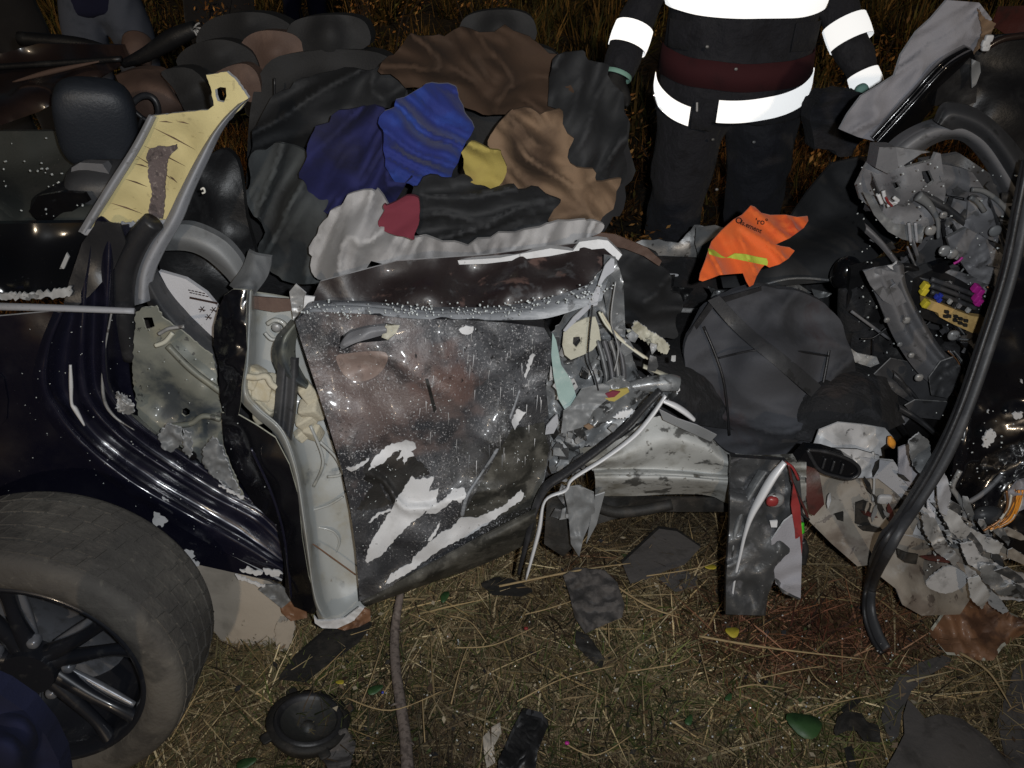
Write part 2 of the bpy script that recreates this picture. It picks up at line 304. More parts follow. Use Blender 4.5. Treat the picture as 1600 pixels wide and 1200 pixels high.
def rounded(pl, k=4):
    n_ = len(pl); out = []
    for i in range(n_):
        a, b_, c, d = (pl[(i + j - 1) % n_][:2] for j in range(4))
        for q in range(k):
            f = q / k; out.append(tuple(0.5 * (2 * B + (C - A) * f + (2 * A - 5 * B + 4 * C - D) * f * f + (3 * B - A - 3 * C + D) * f ** 3) for A, B, C, D in zip(a, b_, c, d)))
    return out
def sheet(name, pts, m_, parent=None, rnd_=False, warp=0, edge=None, th=.004, sp=None, jag=0, seed=None, surf=None, soff=0, holes=(), smooth=True, label=None, cat=None, group=None, kind=None, **kw):
    if seed is None: seed = (sum(int(p[0] * 3 + p[1]) for p in pts)) % 97
    S = surf or Surf(pts, seed=seed, **kw)
    if rnd_: pts = rounded(pts, 7 if warp else 4)
    if warp: pts = [(p[0] + warp * 2.2 * noise.noise(Vector((p[0] * .035, p[1] * .035, 3))) + warp * .35 * noise.noise(Vector((p[0] * .08, p[1] * .08, 9))), p[1] + warp * 2.2 * noise.noise(Vector((p[0] * .035, p[1] * .035, 13))) + warp * .35 * noise.noise(Vector((p[0] * .08, p[1] * .08, 19)))) for p in pts]
    xs = [p[0] for p in pts]; ys = [p[1] for p in pts]
    size = max(max(xs) - min(xs), max(ys) - min(ys))
    if sp is None: sp = min(max(size / 26, 3.0), 14)
    ol = densify([(p[0], p[1]) for p in pts], sp * (1 if not jag else .7), jag, seed)
    hl = [densify(h, sp, jag * .5, seed + 5) for h in holes]
    v2 = [Vector(p) for p in ol]; ed = [(i, (i + 1) % len(ol)) for i in range(len(ol))]
    for h in hl:
        o_ = len(v2); v2 += [Vector(p) for p in h]; ed += [(o_ + i, o_ + (i + 1) % len(h)) for i in range(len(h))]
    r = random.Random(seed); y = min(ys) + sp / 2; row = 0
    allb = ol + [p for h in hl for p in h]
    ba = np.array(allb)
    while y < max(ys):
        x = min(xs) + (sp / 2 if row % 2 else 0)
        while x < max(xs):
            jx = x + r.uniform(-.2, .2) * sp; jy = y + r.uniform(-.2, .2) * sp
            if inside(ol, jx, jy) and not any(inside(h, jx, jy) for h in hl):
                if ((ba[:, 0] - jx) ** 2 + (ba[:, 1] - jy) ** 2).min() > (sp * .45) ** 2: v2.append(Vector((jx, jy)))
            x += sp
        y += sp * .87; row += 1
    vo, eo, fo, _, _, _ = delaunay_2d_cdt(v2, ed, [], 0, 1e-4)
    tri = []
    for f in fo:
        cx = sum(vo[i].x for i in f) / 3; cy = sum(vo[i].y for i in f) / 3
        if inside(ol, cx, cy) and not any(inside(h, cx, cy) for h in hl):
            a, b_, c = (vo[i] for i in f)
            ar = (b_.x - a.x) * (c.y - a.y) - (b_.y - a.y) * (c.x - a.x)
            if abs(ar) < 1e-3: continue
            tri.append(tuple(f) if ar < 0 else (f[0], f[2], f[1]))      # facing the viewer
    front = [S.pt(v.x, v.y, soff) for v in vo]; nf = len(front)
    back = [Vector((p.x, p.y + th, p.z - th * .1)) for p in front]
    V = front + back; Fc = list(tri) + [(a + nf, c + nf, b_ + nf) for a, b_, c in tri]; fm = [0] * (2 * len(tri))
    cnt = {}
    for a, b_, c in tri:
        for e in ((a, b_), (b_, c), (c, a)): cnt[e] = 1
    for (a, b_) in list(cnt):
        if (b_, a) not in cnt:
            k = len(V); V += [front[a], front[b_], back[b_], back[a]]
            Fc.append((k, k + 3, k + 2, k + 1)); fm.append(1 if edge else 0)
    return link(name, V, Fc, [m_] + ([edge] if edge else []), parent, smooth, fm, label=label, cat=cat, group=group, kind=kind)

def cr(p, t):
    n_ = len(p) - 1; x = t * n_; i = min(int(x), n_ - 1); f = x - i
    a = p[max(i - 1, 0)]; b_ = p[i]; c = p[i + 1]; d = p[min(i + 2, n_)]
    return [0.5 * (2 * B + (C - A) * f + (2 * A - 5 * B + 4 * C - D) * f * f + (3 * B - A - 3 * C + D) * f ** 3) for A, B, C, D in zip(a, b_, c, d)]
def loft(name, curves, m_, parent=None, nu=40, nv=24, base=side, th=.004, amp=.002, freq=10, edge=None, jag=0, **kw):
    S = Surf([], base=base, amp=amp, freq=freq, seed=kw.pop('seed', 3), style=kw.pop('style', 'dent'))
    rows = []
    rs = [[cr(c, u / nu) for u in range(nu + 1)] for c in curves]
    fr = []
    for v in range(nv + 1):
        for u in range(nu + 1):
            q = cr([rs[k][u] for k in range(len(curves))], v / nv)
            S.off = q[2]; p = S.pt(q[0], q[1]); fr.append(p)
    W = nu + 1; nf = len(fr); bk = [Vector((p.x, p.y + th, p.z)) for p in fr]
    Fc = []; fm = []
    for v in range(nv):
        for u in range(nu):
            a = v * W + u; Fc.append((a, a + 1, a + W + 1, a + W)); fm.append(0)
            Fc.append((a + nf, a + W + nf, a + W + 1 + nf, a + 1 + nf)); fm.append(0)
    V = fr + bk
    bd = [v * W for v in range(nv + 1)], [v * W + nu for v in range(nv + 1)], list(range(W)), [nv * W + u for u in range(W)]
    for lst in bd:
        for a, b_ in zip(lst, lst[1:]):
            k = len(V); V += [fr[a], fr[b_], bk[b_], bk[a]]; Fc.append((k, k + 1, k + 2, k + 3)); fm.append(1 if edge else 0)
    return link(name, V, Fc, [m_] + ([edge] if edge else []), parent, True, fm, **kw)

def tube_geo(path, rad, seg=10, flat_=1.0, sub=6, a0=0, a1=2 * math.pi, axis=None, close=True):
    """smooth tube through world points; rad one number or one per point, number or (rx, ry)"""
    pts = [Vector(p) for p in path]; n_ = len(pts)
    rr = [rad] * n_ if not isinstance(rad, (list, tuple)) else list(rad)
    rr = [(q, q * flat_) if not isinstance(q, (list, tuple)) else q for q in rr]
    K = (n_ - 1) * sub
    C_ = [Vector(cr([tuple(p) for p in pts], i / K)) for i in range(K + 1)]
    RR = [cr(rr, i / K) for i in range(K + 1)]
    V = []; Fc = []
    ref = Vector(axis) if axis else None; px_ = None
    for i, c in enumerate(C_):
        t = (C_[min(i + 1, K)] - C_[max(i - 1, 0)]).normalized()
        if ref is not None: x = (ref - t * ref.dot(t)).normalized()
        else:
            if px_ is None:
                h = Vector((0, 0, 1)) if abs(t.z) < .8 else Vector((1, 0, 0)); px_ = h.cross(t).normalized()
            x = (px_ - t * px_.dot(t)).normalized(); px_ = x
        y = t.cross(x)
        for j in range(seg):
            a = a0 + (a1 - a0) * j / (seg if a1 - a0 > 6.28 else seg - 1)
            V.append(c + x * math.cos(a) * RR[i][0] + y * math.sin(a) * RR[i][1])
    full = a1 - a0 > 6.28
    for i in range(K):
        for j in range(seg if full else seg - 1):
            j2 = (j + 1) % seg; Fc.append((i * seg + j, i * seg + j2, (i + 1) * seg + j2, (i + 1) * seg + j))
    if close and full:
        Fc.append(tuple(range(seg))[::-1]); Fc.append(tuple(K * seg + j for j in range(seg)))
    return V, Fc
def tube(name, path, rad, m_, parent=None, seg=10, flat_=1.0, sub=6, **kw):
    V, Fc = tube_geo(path, rad, seg, flat_, sub); return link(name, V, Fc, m_, parent, True, **kw)
def pxpath(pts, base=side, off=0):
    out = []
    for p in pts:
        d = (base(p[0], p[1]) if callable(base) else base) + off + (p[2] if len(p) > 2 else 0)
        out.append(P(p[0], p[1], d))
    return out
def merge(parts):
    V = []; Fc = []
    for v, f in parts:
        k = len(V); V += list(v); Fc += [tuple(i + k for i in q) for q in f]
    return V, Fc
def blob_geo(c, r, rot=(0, 0, 0), e=.45, nu=28, nv=16):
    M = Matrix.Rotation(rot[2], 3, 'Z') @ Matrix.Rotation(rot[1], 3, 'Y') @ Matrix.Rotation(rot[0], 3, 'X')
    sg = lambda x, k: math.copysign(abs(x) ** k, x)
    V = []; Fc = []
    for i in range(nv + 1):
        ph = -math.pi / 2 + math.pi * i / nv
        for j in range(nu):
            th = 2 * math.pi * j / nu
            V.append(Vector(c) + M @ Vector((r[0] * sg(math.cos(ph), e) * sg(math.cos(th), e), r[1] * sg(math.cos(ph), e) * sg(math.sin(th), e), r[2] * sg(math.sin(ph), e))))
    for i in range(nv):
        for j in range(nu):
            a = i * nu + j; b_ = i * nu + (j + 1) % nu; Fc.append((a, b_, b_ + nu, a + nu))
    return V, Fc
def blob(name, c, r, m_, parent=None, rot=(0, 0, 0), e=.45, **kw):
    V, Fc = blob_geo(c, r, rot, e); return link(name, V, Fc, m_, parent, True, **kw)

# ------------------------------------------------------------------ ground
def mound(x, y):
    return .013 * noise.noise(Vector((x * 5, y * 5, 2))) + .008 * noise.noise(Vector((x * 14, y * 14, 5)))
def ground():
    V = []; Fc = []
    xs = [-60, -25, -10, -5] + [(-30 + i) * .1 for i in range(64)] + [5, 10, 25, 60]
    ys = [-6, -2, 0] + [.3 + i * .08 for i in range(60)] + [6, 8, 12, 20, 45, 90]
    for y in ys:
        for x in xs:
            z = mound(x, y) + .006 * noise.noise(Vector((x * 3, y * 3, 0))) + .01 * noise.noise(Vector((x * 11, y * 11, 4)))
            V.append((x, y, z - .01))
    W = len(xs)
    for j in range(len(ys) - 1):
        for i in range(W - 1): a = j * W + i; Fc.append((a, a + 1, a + W + 1, a + W))
    link('ground', V, Fc, 'soil', kind='structure')
ground()
NR = np.random.RandomState(4)
def gz(x, y): return -.005
STAIN = [G(1180, 1000), G(1330, 985), G(905, 880)]
def blades(name, n_, xr, yr, L_, wd, cols, lift, kind='stuff', clump=0, hmax=.06, ymask=None):
    x = NR.uniform(xr[0], xr[1], n_); y = NR.uniform(yr[0], yr[1], n_)
    if clump:
        k = clump; cx = NR.uniform(xr[0], xr[1], k); cy = NR.uniform(yr[0], yr[1], k); id_ = NR.randint(0, k, n_)
        x = cx[id_] + NR.normal(0, .05, n_); y = cy[id_] + NR.normal(0, .05, n_)
    if ymask is not None:
        ok = ymask(x, y); x = x[ok]; y = y[ok]; n_ = len(x)
    ang = NR.uniform(0, 2 * np.pi, n_); L = NR.uniform(L_[0], L_[1], n_) ** 1.0; el = np.abs(NR.normal(lift[0], lift[1], n_))
    z0 = NR.uniform(-.012, .010, n_) + (np.array([mound(a, b_) for a, b_ in zip(x, y)]) if yr[1] < 2 else 0)
    dx = np.cos(ang) * np.cos(el); dy = np.sin(ang) * np.cos(el); dz = np.sin(el)
    w_ = NR.uniform(wd[0], wd[1], n_)
    sx = -np.sin(ang) * w_; sy = np.cos(ang) * w_
    bend = NR.uniform(-.5, .5, n_); hz = np.minimum
    V = np.zeros((n_, 6, 3)); 
    for k, t in enumerate((0, .5, 1)):
        px_ = x + dx * L * t + sx * bend * t * t * 12; py_ = y + dy * L * t + sy * bend * t * t * 12
        pz = z0 + dz * L * t - .28 * L * t * t * np.cos(el) * dz
        pz = np.where(pz > hmax, hmax + (pz - hmax) * .25, pz)
        ww = (1, .85, .15)[k]
        V[:, 2 * k, 0] = px_ - sx * ww; V[:, 2 * k, 1] = py_ - sy * ww; V[:, 2 * k, 2] = pz
        V[:, 2 * k + 1, 0] = px_ + sx * ww; V[:, 2 * k + 1, 1] = py_ + sy * ww; V[:, 2 * k + 1, 2] = pz + w_ * .4
    cols = np.array(cols); ci = NR.randint(0, len(cols), n_)
    patch = np.array([noise.noise(Vector((a * 2.2, b_ * 2.2, 7))) for a, b_ in zip(x, y)])
    C = cols[ci] * (NR.uniform(.15, 1.0, (n_, 1)) ** 1.25) * (.82 + .9 * np.clip(patch, -.5, .5))[:, None] * np.array([1.06, 1.0, .86])
    g = np.clip((patch - .05) * 3, 0, 1)[:, None] * (NR.rand(n_, 1) < .32)
    C = C * (1 - g) + np.array([.10, .095, .04]) * NR.uniform(.6, 1.4, (n_, 1)) * g
    for s, r_ in zip(STAIN, (.20, .20, .06)):
        d = np.hypot(x - s.x, (y - s.y) * 1.3) + NR.normal(0, .03, n_)
        k = (np.clip((r_ - d) / .08, 0, .75))[:, None]
        C = C * (1 - k) + C * np.array([.42, .12, .11]) * k
    C4 = np.ones((n_, 6, 4)); C4[:, :, :3] = C[:, None, :]
    me = bpy.data.meshes.new(name); me.vertices.add(n_ * 6); me.vertices.foreach_set('co', V.ravel())
    base = (np.arange(n_) * 6)[:, None]
    q = np.concatenate([base + np.array([0, 1, 3, 2]), base + np.array([2, 3, 5, 4])], 1).reshape(-1)
    me.loops.add(len(q)); me.loops.foreach_set('vertex_index', q); me.polygons.add(n_ * 2)
    me.polygons.foreach_set('loop_start', np.arange(n_ * 2) * 4); me.polygons.foreach_set('loop_total', np.full(n_ * 2, 4))
    at = me.attributes.new('Col', 'FLOAT_COLOR', 'POINT'); at.data.foreach_set('color', C4.ravel())
    me.materials.append(MATS['blades']); me.update(); me.validate()
    o = bpy.data.objects.new(name, me); COL.objects.link(o); o['kind'] = kind
    return o
STRAWS = [(.32, .245, .155), (.25, .185, .115), (.19, .13, .08), (.42, .35, .24), (.12, .082, .05), (.23, .18, .09)]
tag(blades('dry_grass', 130000, (-1.25, 1.45), (.55, 1.75), (.015, .12), (.0006, .0024), STRAWS, (.15, .28), hmax=.045), 'trampled dry straw coloured grass in front of the wreck', 'grass')
tag(blades('long_straw', 12000, (-1.2, 1.4), (.55, 1.6), (.06, .26), (.0008, .0026), [(.66, .54, .34), (.52, .40, .23), (.72, .62, .43), (.38, .28, .15)], (.06, .12), hmax=.05), 'long pale straw stems lying criss-cross on the grass', 'straw')
tag(blades('green_grass', 9000, (-.6, .9), (.55, 1.25), (.02, .10), (.0008, .0026), [(.085, .115, .03), (.12, .14, .045), (.05, .07, .02)], (.5, .3), clump=110, hmax=.06), 'sparse green weeds growing among the dry grass', 'weeds')
ORG = [(.58, .26, .07), (.40, .17, .05), (.22, .11, .035), (.70, .36, .11), (.10, .055, .02), (.20, .16, .04)]
tag(blades('dry_undergrowth', 70000, (-4.2, 4.6), (2.65, 5.2), (.03, .16), (.0015, .005), ORG, (.75, .45), clump=900, hmax=.5), 'orange brown dry undergrowth behind the wreck', 'undergrowth')
tag(blades('far_undergrowth', 60000, (-9, 9), (5.2, 13), (.08, .45), (.004, .012), [(.36, .22, .07), (.20, .17, .05), (.12, .12, .035), (.42, .26, .09)], (.9, .4), clump=700, hmax=1), 'tall brown and olive weeds far behind the wreck in the dark', 'weeds')

# shrubs standing behind the car: stems and leaves
def shrub(x, y, h, r, cols, seed, label):
    rr = random.Random(seed); t = thing('shrub', (x, y, 0), label, 'shrub', 'dry shrubs behind the wreck')
    parts = []; tips = []
    for i in range(7):
        a = rr.uniform(0, 6.28); q = rr.uniform(.3, 1) * r
        pth = [Vector((x + math.cos(a) * q * .1, y + math.sin(a) * q * .1, -.02)), Vector((x + math.cos(a) * q * .5, y + math.sin(a) * q * .5, h * .55)), Vector((x + math.cos(a) * q, y + math.sin(a) * q, h * rr.uniform(.75, 1.05)))]
        parts.append(tube_geo(pth, [.008, .005, .002], 5, sub=3)); tips.append(pth)
    V, Fc = merge(parts); link('stem', V, Fc, 'bark', t)
    Vs = []; Fs = []; Cs = []
    for i in range(900):
        p_ = rr.choice(tips); u = rr.uniform(.25, 1)
        c = Vector(cr([tuple(q) for q in p_], u)) + Vector((rr.gauss(0, .05), rr.gauss(0, .05), rr.gauss(0, .05)))
        c.z = max(c.z, .01); L = rr.uniform(.008, .022); d1 = Vector((rr.gauss(0, 1), rr.gauss(0, 1), rr.gauss(0, .7))).normalized(); d2 = d1.cross(Vector((rr.random(), rr.random(), 1))).normalized()
        k = len(Vs); Vs += [c - d1 * L, c + d2 * L * .4, c + d1 * L, c - d2 * L * .4]; Fs.append((k, k + 1, k + 2, k + 3))
        cc = rr.choice(cols); f = rr.uniform(.6, 1.3); Cs += [(cc[0] * f, cc[1] * f, cc[2] * f, 1)] * 4
    o = link('foliage', Vs, Fs, 'blades', t, False)
    at = o.data.attributes.new('Col', 'FLOAT_COLOR', 'POINT'); at.data.foreach_set('color', np.array(Cs).ravel())
for i, (x, y, h, r, lab) in enumerate([(.36, 3.3, .75, .22, 'tall orange brown shrub left of the standing firefighter'), (1.6, 3.4, .45, .2, 'low orange shrub right of the firefighter beside his trousers'),
        (.78, 3.6, .5, .18, 'orange shrub seen between the legs of the firefighter'), (.5, 2.85, .30, .16, 'small bright orange plant at the left boot of the firefighter'),
        (-1.95, 5.2, .95, .35, 'orange brown bush between the onlookers at the top left corner'), (-.9, 5.5, 1.0, .4, 'brown bush near the onlookers in torn jeans'),
        (-.2, 6.2, 1.0, .4, 'olive brown bush at the top edge left of centre'), (1.35, 5.0, .9, .3, 'dim bush above the right arm of the firefighter'), (2.0, 4.6, .8, .3, 'dim brown shrub behind the grey airbag cloth')]):
    shrub(x, y, h, r, ORG, 50 + i, lab)
def tree(x, y, h, r0, label, seed):
    rr = random.Random(seed); t = thing('tree', (x, y, 0), label, 'tree')
    tube('trunk', [(x, y, -.1), (x + .03, y, h * .4), (x - .05, y, h)], [r0, r0 * .8, r0 * .4], 'bark', t, 10)
    Vs = []; Fs = []; Cs = []
    for i in range(2600):
        c = Vector((x + rr.gauss(0, .8), y + rr.gauss(0, .8), h + rr.gauss(0, .5))); L = rr.uniform(.03, .07)
        d1 = Vector((rr.gauss(0, 1), rr.gauss(0, 1), rr.gauss(0, .7))).normalized(); d2 = d1.cross(Vector((.3, .2, 1))).normalized()
        k = len(Vs); Vs += [c - d1 * L, c + d2 * L * .4, c + d1 * L, c - d2 * L * .4]; Fs.append((k, k + 1, k + 2, k + 3)); f = rr.uniform(.5, 1.2); Cs += [(.05 * f, .07 * f, .02 * f, 1)] * 4
    o = link('crown', Vs, Fs, 'blades', t, False); at = o.data.attributes.new('Col', 'FLOAT_COLOR', 'POINT'); at.data.foreach_set('color', np.array(Cs).ravel())
tree(-1.55, 8.9, 3.2, .05, 'thin dark tree trunk at the top edge right of the onlookers', 3)

# ------------------------------------------------------------------ the wrecked car
car = thing('wrecked_car', (0, 1.5, 0), 'dark navy wrecked car torn open along its side on the dry grass', 'car')
def cs(name, pts, m_, **kw): return sheet(name, pts, m_, car, **kw)

# dark carpeted floor and far side behind the torn openings
sheet('cabin_floor', [(190, 640, 1.60), (190, 330, 1.85), (420, 300, 2.1), (700, 350, 2.3), (1000, 400, 2.35), (1240, 410, 2.35), (1500, 400, 2.1), (1500, 620, 1.7), (1330, 700, 1.46), (1000, 650, 1.46), (850, 760, 1.42), (600, 760, 1.45), (400, 700, 1.52)],
      'carpet', car, base=0, amp=.016, freq=9, style='crumple', sp=14, th=.01)
sheet('far_sill', [(960, 400, 0), (985, 378, 0), (1030, 374, 0), (1060, 380, .0), (1085, 352, 0), (1120, 356, 0), (1150, 395, 0), (1250, 430, 0), (1250, 470, 0), (1100, 455, 0), (1000, 455, 0), (960, 440, 0)], 'bare_metal', car, base=2.38, amp=.018, freq=9, style='crumple', edge='chrome', jag=2)
sheet('sill_fold', [(1088, 356, 0), (1118, 352, 0), (1135, 358, 0), (1120, 400, 0), (1092, 404, 0), (1086, 380, 0)], 'grey_trim_dark', car, base=2.3, amp=.012, freq=16, edge='primer_dim')
tube('sill_trim', pxpath([(1000, 428), (1060, 430), (1110, 430)], 2.33), .006, 'chrome', car)
tube('sill_trim', pxpath([(1055, 484), (1110, 486), (1130, 482)], 2.15), .008, 'primer_dim', car)
for k in range(14):
    x = 980 + rnd.random() * 300; y = 432 + rnd.random() * 40
    q = [(x, y), (x + rnd.uniform(15, 45), y + rnd.uniform(-8, 10)), (x + rnd.uniform(20, 50), y + rnd.uniform(10, 26)), (x + rnd.uniform(-8, 8), y + rnd.uniform(8, 18))]
    sheet('torn_sill_strip', q, rnd.choice(['crushed_dark', 'crushed', 'plastic_black', 'bare_metal']), car, base=2.05 - (y - 430) * .004, amp=.015, freq=15, style='crumple', th=.006)

# rear deck, seats
cs('parcel_shelf', [(-40, 215, 1.9), (0, 205, 1.92), (95, 205, 1.95), (150, 260, 1.85), (170, 345, 1.62), (120, 356, 1.58), (-40, 356, 1.55)], 'shelf', base=0, amp=.006, freq=8, th=.02)
cs('window_ledge', [(-40, 350, .16), (130, 348, .16), (185, 352, .15), (170, 400, .12), (150, 462, .05), (-40, 470, .03)], 'gloss_black', amp=.004, freq=5, th=.02)
cs('broken_glass_edge', [(-30, 456), (40, 459), (95, 452), (112, 448), (108, 464), (60, 467), (-30, 469)], 'primer_dim', off=.012, amp=.006, freq=60, jag=3, sp=5)
tube('belt_trim', pxpath([(-40, 478), (80, 481), (210, 486)], off=-.012), [.009, .008, .007], 'grey_trim', car, flat_=.8)
cs('paint_chip', [(93, 420), (104, 395), (108, 402), (100, 420)], 'primer_dim', off=.07, amp=0)
cs('rear_deck_roof', [(-40, 95, 2.3), (60, 68, 2.35), (190, 70, 2.4), (200, 95, 2.3), (150, 125, 2.15), (60, 175, 2.0), (-40, 210, 1.95)], 'roof_brown', base=0, amp=.01, freq=4, th=.02)
tube('deck_moulding_and_highlight', pxpath([(20, 128), (80, 112), (155, 96)], 2.12), [.002, .007, .002], 'leather_brown', car)  # highlight line on the dark roof panel, shaped as a thin brown tube
tube('deck_moulding_and_highlight', pxpath([(-30, 106), (70, 100), (190, 92)], 2.2), .008, 'plastic_black', car)
h1 = blob('headrest', P(152, 195, 1.78), (.085, .05, .105), 'leather_blue', car, rot=(.25, .15, .35), e=.6)
blob('seat_back', P(180, 320, 1.72), (.10, .07, .10), 'plastic_dark', car, rot=(.2, .1, .3), e=.6)
blob('buckle_box', P(95, 320, 1.66), (.058, .035, .035), 'plastic_black', car, rot=(.3, -.4, .2), e=.4)
cs('seat_shell', [(45, 330), (60, 306), (95, 300), (130, 302), (138, 315), (105, 335), (85, 345), (66, 352)], 'gloss_black', base=1.6, amp=.006, freq=12, th=.015)
cs('side_cushion', [(108, 290), (112, 262), (125, 254), (160, 256), (176, 280), (165, 310), (140, 312), (118, 300)], 'plastic_grey', base=1.70, ctrl=[(140, 285, -.02)], amp=.003, th=.03)
# upturned front seat with brown lit side, far side
loft('seat_panel', [[(180, 118, .12), (215, 108, .1), (250, 112, .1), (262, 130, .1)], [(190, 140, .03), (225, 135, .0), (262, 140, .0), (280, 155, .03)], [(205, 180, .03), (235, 178, 0), (268, 172, 0), (288, 170, .03)], [(222, 215, .12), (240, 212, .1), (262, 200, .1), (285, 182, .1)]],
     'leather_brown', car, base=2.05, th=.04, amp=.003)
ring = []
for k in range(13):
    a = 2 * math.pi * k / 12; ring.append(P(222 + 30 * math.cos(a) * .75 - 12 * math.sin(a), 184 + 34 * math.sin(a) + 8 * math.cos(a), 1.93))
sw = tube('steering_ring', ring, .008, 'rubber', car, 8, sub=4)
for a, b_ in (((222, 184), (203, 168)), ((222, 184), (244, 196)), ((222, 184), (214, 213))):
    tube('ring_spoke', pxpath([a, ((a[0] + b_[0]) / 2, (a[1] + b_[1]) / 2), b_], 1.93), .006, 'rubber', sw, 6)
cs('seat_bolster', [(252, 112, 0), (300, 108, 0), (335, 150, 0), (330, 176, 0), (300, 185, 0), (288, 172, 0), (272, 140, 0)], 'leather_black', base=2.0, ctrl=[(300, 150, -.05)], amp=.003, th=.06, rnd_=True)
cs('seat_cushion', [(275, 96, 0), (300, 70, 0), (350, 62, 0), (392, 80, 0), (404, 112, 0), (370, 104, 0), (330, 118, 0), (300, 120, 0)], 'leather_black', base=2.1, ctrl=[(340, 90, -.05)], amp=.003, th=.06, rnd_=True)
cs('headrest', [(308, 70, 0), (318, 38, 0), (355, 22, 0), (410, 20, 0), (450, 36, 0), (462, 58, 0), (430, 52, 0), (400, 58, 0), (380, 84, 0), (350, 76, 0)], 'leather_black', base=2.2, ctrl=[(390, 40, -.06)], amp=.003, th=.08, rnd_=True, label='black and brown headrest above the yellow foam pillar')
cs('headrest_cover', [(378, 66, 0), (400, 50, 0), (432, 48, 0), (462, 56, 0), (476, 78, 0), (472, 108, 0), (440, 122, 0), (408, 132, 0), (396, 116, 0), (384, 90, 0)], 'leather_brown', base=2.12, ctrl=[(428, 84, -.07)], amp=.003, th=.05, rnd_=True)
cs('seat_panel', [(330, 120, 0), (356, 104, 0), (384, 100, 0), (402, 116, 0), (408, 146, 0), (396, 160, 0), (372, 150, 0), (350, 128, 0)], 'leather_brown', base=2.06, ctrl=[(380, 125, -.03)], amp=.003, th=.05, rnd_=True)
V, Fc = tube_geo([P(215, 66, 2.45), P(214, 80, 2.42), P(212, 98, 2.4)], .042, 20); link('hinge_cylinder', V, Fc, 'leather_brown', car)
tube('roof_rail', pxpath([(192, 100), (230, 84), (270, 60), (306, 44)], 2.3), [.012, .02, .026, .02], 'plastic_black', car, 10)
for k in range(7):
    a = rnd.uniform(-1.4, .9); L = rnd.uniform(8, 17)
    tube('torn_wire', pxpath([(302, 46), (302 + L * .5 * math.cos(a), 46 + L * .6 * math.sin(a)), (302 + L * math.cos(a), 46 + L * math.sin(a) + 3)], 2.28), .0028, 'primer_dim', car, 5, sub=2)
tube('window_channel', pxpath([(30, 60), (130, 70), (200, 96)], 2.5), .02, 'plastic_black', car)

# stack of inner frame parts behind the pillar
cs('inner_quarter_trim', [(255, 330, 0), (330, 240, .1), (370, 250, .15), (385, 340, .12), (400, 420, .06), (350, 470, .03), (340, 530, .02), (260, 470, 0)], 'plastic_black', base=1.56, rnd_=True, amp=.01, freq=5, th=.02)
loft('belt_guide_trim', [[(262, 352, 0), (300, 352, 0), (345, 372, 0), (372, 398, 0), (386, 425, 0)], [(258, 372, -.02), (295, 376, -.02), (330, 392, -.02), (355, 412, -.02), (376, 440, -.02)], [(250, 392, 0), (290, 392, 0), (318, 402, 0), (345, 424, 0), (366, 448, 0)]], 'grey_trim_dark', car, base=1.47, th=.02)
ab = Surf([], base=1.44, amp=.006, freq=6, seed=2, style='cloth')
abp = [(248, 424), (290, 436), (322, 458), (350, 492), (352, 520), (335, 532), (300, 500), (268, 462)]
cab = sheet('curtain_airbag', abp, 'airbag_white', car, surf=ab, th=.012, label='folded white side airbag with printed lines')
rr = random.Random(5)
V = []; Fc = []
def strip(x0, y0, x1, y1, hw):
    k = len(V); dx, dy = x1 - x0, y1 - y0; l = math.hypot(dx, dy); nx, ny = -dy / l * hw, dx / l * hw
    for (a, b_) in ((x0 + nx, y0 + ny), (x1 + nx, y1 + ny), (x1 - nx, y1 - ny), (x0 - nx, y0 - ny)): V.append(ab.pt(a, b_, -.0015))
    Fc.append((k, k + 1, k + 2, k + 3))
strip(296, 465, 340, 474, 1.6)
for yy, xa, xb in ((453, 294, 318), (457, 296, 326)):
    x = xa
    while x < xb: e = x + rr.uniform(2, 5); strip(x, yy + (x - xa) * .22, e, yy + (e - xa) * .22, .8); x = e + 1.2
for cx, cy in ((316, 483), (334, 484), (326, 495)):
    strip(cx - 6, cy, cx + 5, cy + 2, .8); strip(cx - 3, cy - 4, cx + 3, cy + 4, .7); strip(cx + 3, cy - 4, cx - 4, cy + 5, .7)
link('printed_symbols', V, Fc, 'ink', cab)
loft('seal_rail', [[(226, 400, 0), (262, 462, 0), (300, 505, 0), (342, 545, 0), (350, 560, 0)], [(224, 430, -.03), (254, 485, -.03), (290, 528, -.03), (325, 565, -.03), (348, 585, -.03)], [(220, 455, 0), (248, 505, 0), (285, 552, 0), (318, 588, 0), (345, 610, 0)]], 'plastic_dark', car, base=1.42, th=.02, style='dent')

# inner rear panel, greyish with blotches
cs('inner_wheelhouse', [(212, 488, .02), (226, 480, .02), (244, 478, .02), (256, 498, .03), (300, 530, .05), (332, 555, .06), (343, 620, .05), (350, 700, .03), (382, 782, .0), (330, 735, 0), (280, 695, .02), (240, 680, .03), (216, 650, .03), (207, 590, .03), (209, 530, .02)],
   'grime_inner', ctrl=[(260, 620, .06), (300, 660, .05), (280, 560, .03), (240, 540, .03), (320, 620, .02)], off=.03, amp=.008, freq=9, style='dent', edge='cream_edge', jag=1.5,
   holes=[[(284, 640), (291, 637), (297, 641), (296, 648), (289, 651), (284, 647)], [(222, 497), (238, 496), (242, 510), (228, 515)]], sp=6)
tube('inner_brace', pxpath([(248, 522), (262, 514), (272, 512), (288, 510)], off=.02), .004, 'bare_metal', car, 6)
tube('inner_brace', pxpath([(243, 540), (258, 534), (270, 520)], off=.02), .005, 'cream_edge', car, 6)
tube('panel_ridge', pxpath([(262, 540), (300, 578), (345, 612)], off=.04), .007, 'grime_inner', car, 8)
tube('panel_ridge', pxpath([(268, 665), (298, 662), (318, 650), (345, 655)], off=.03), .006, 'grime_inner', car, 8)
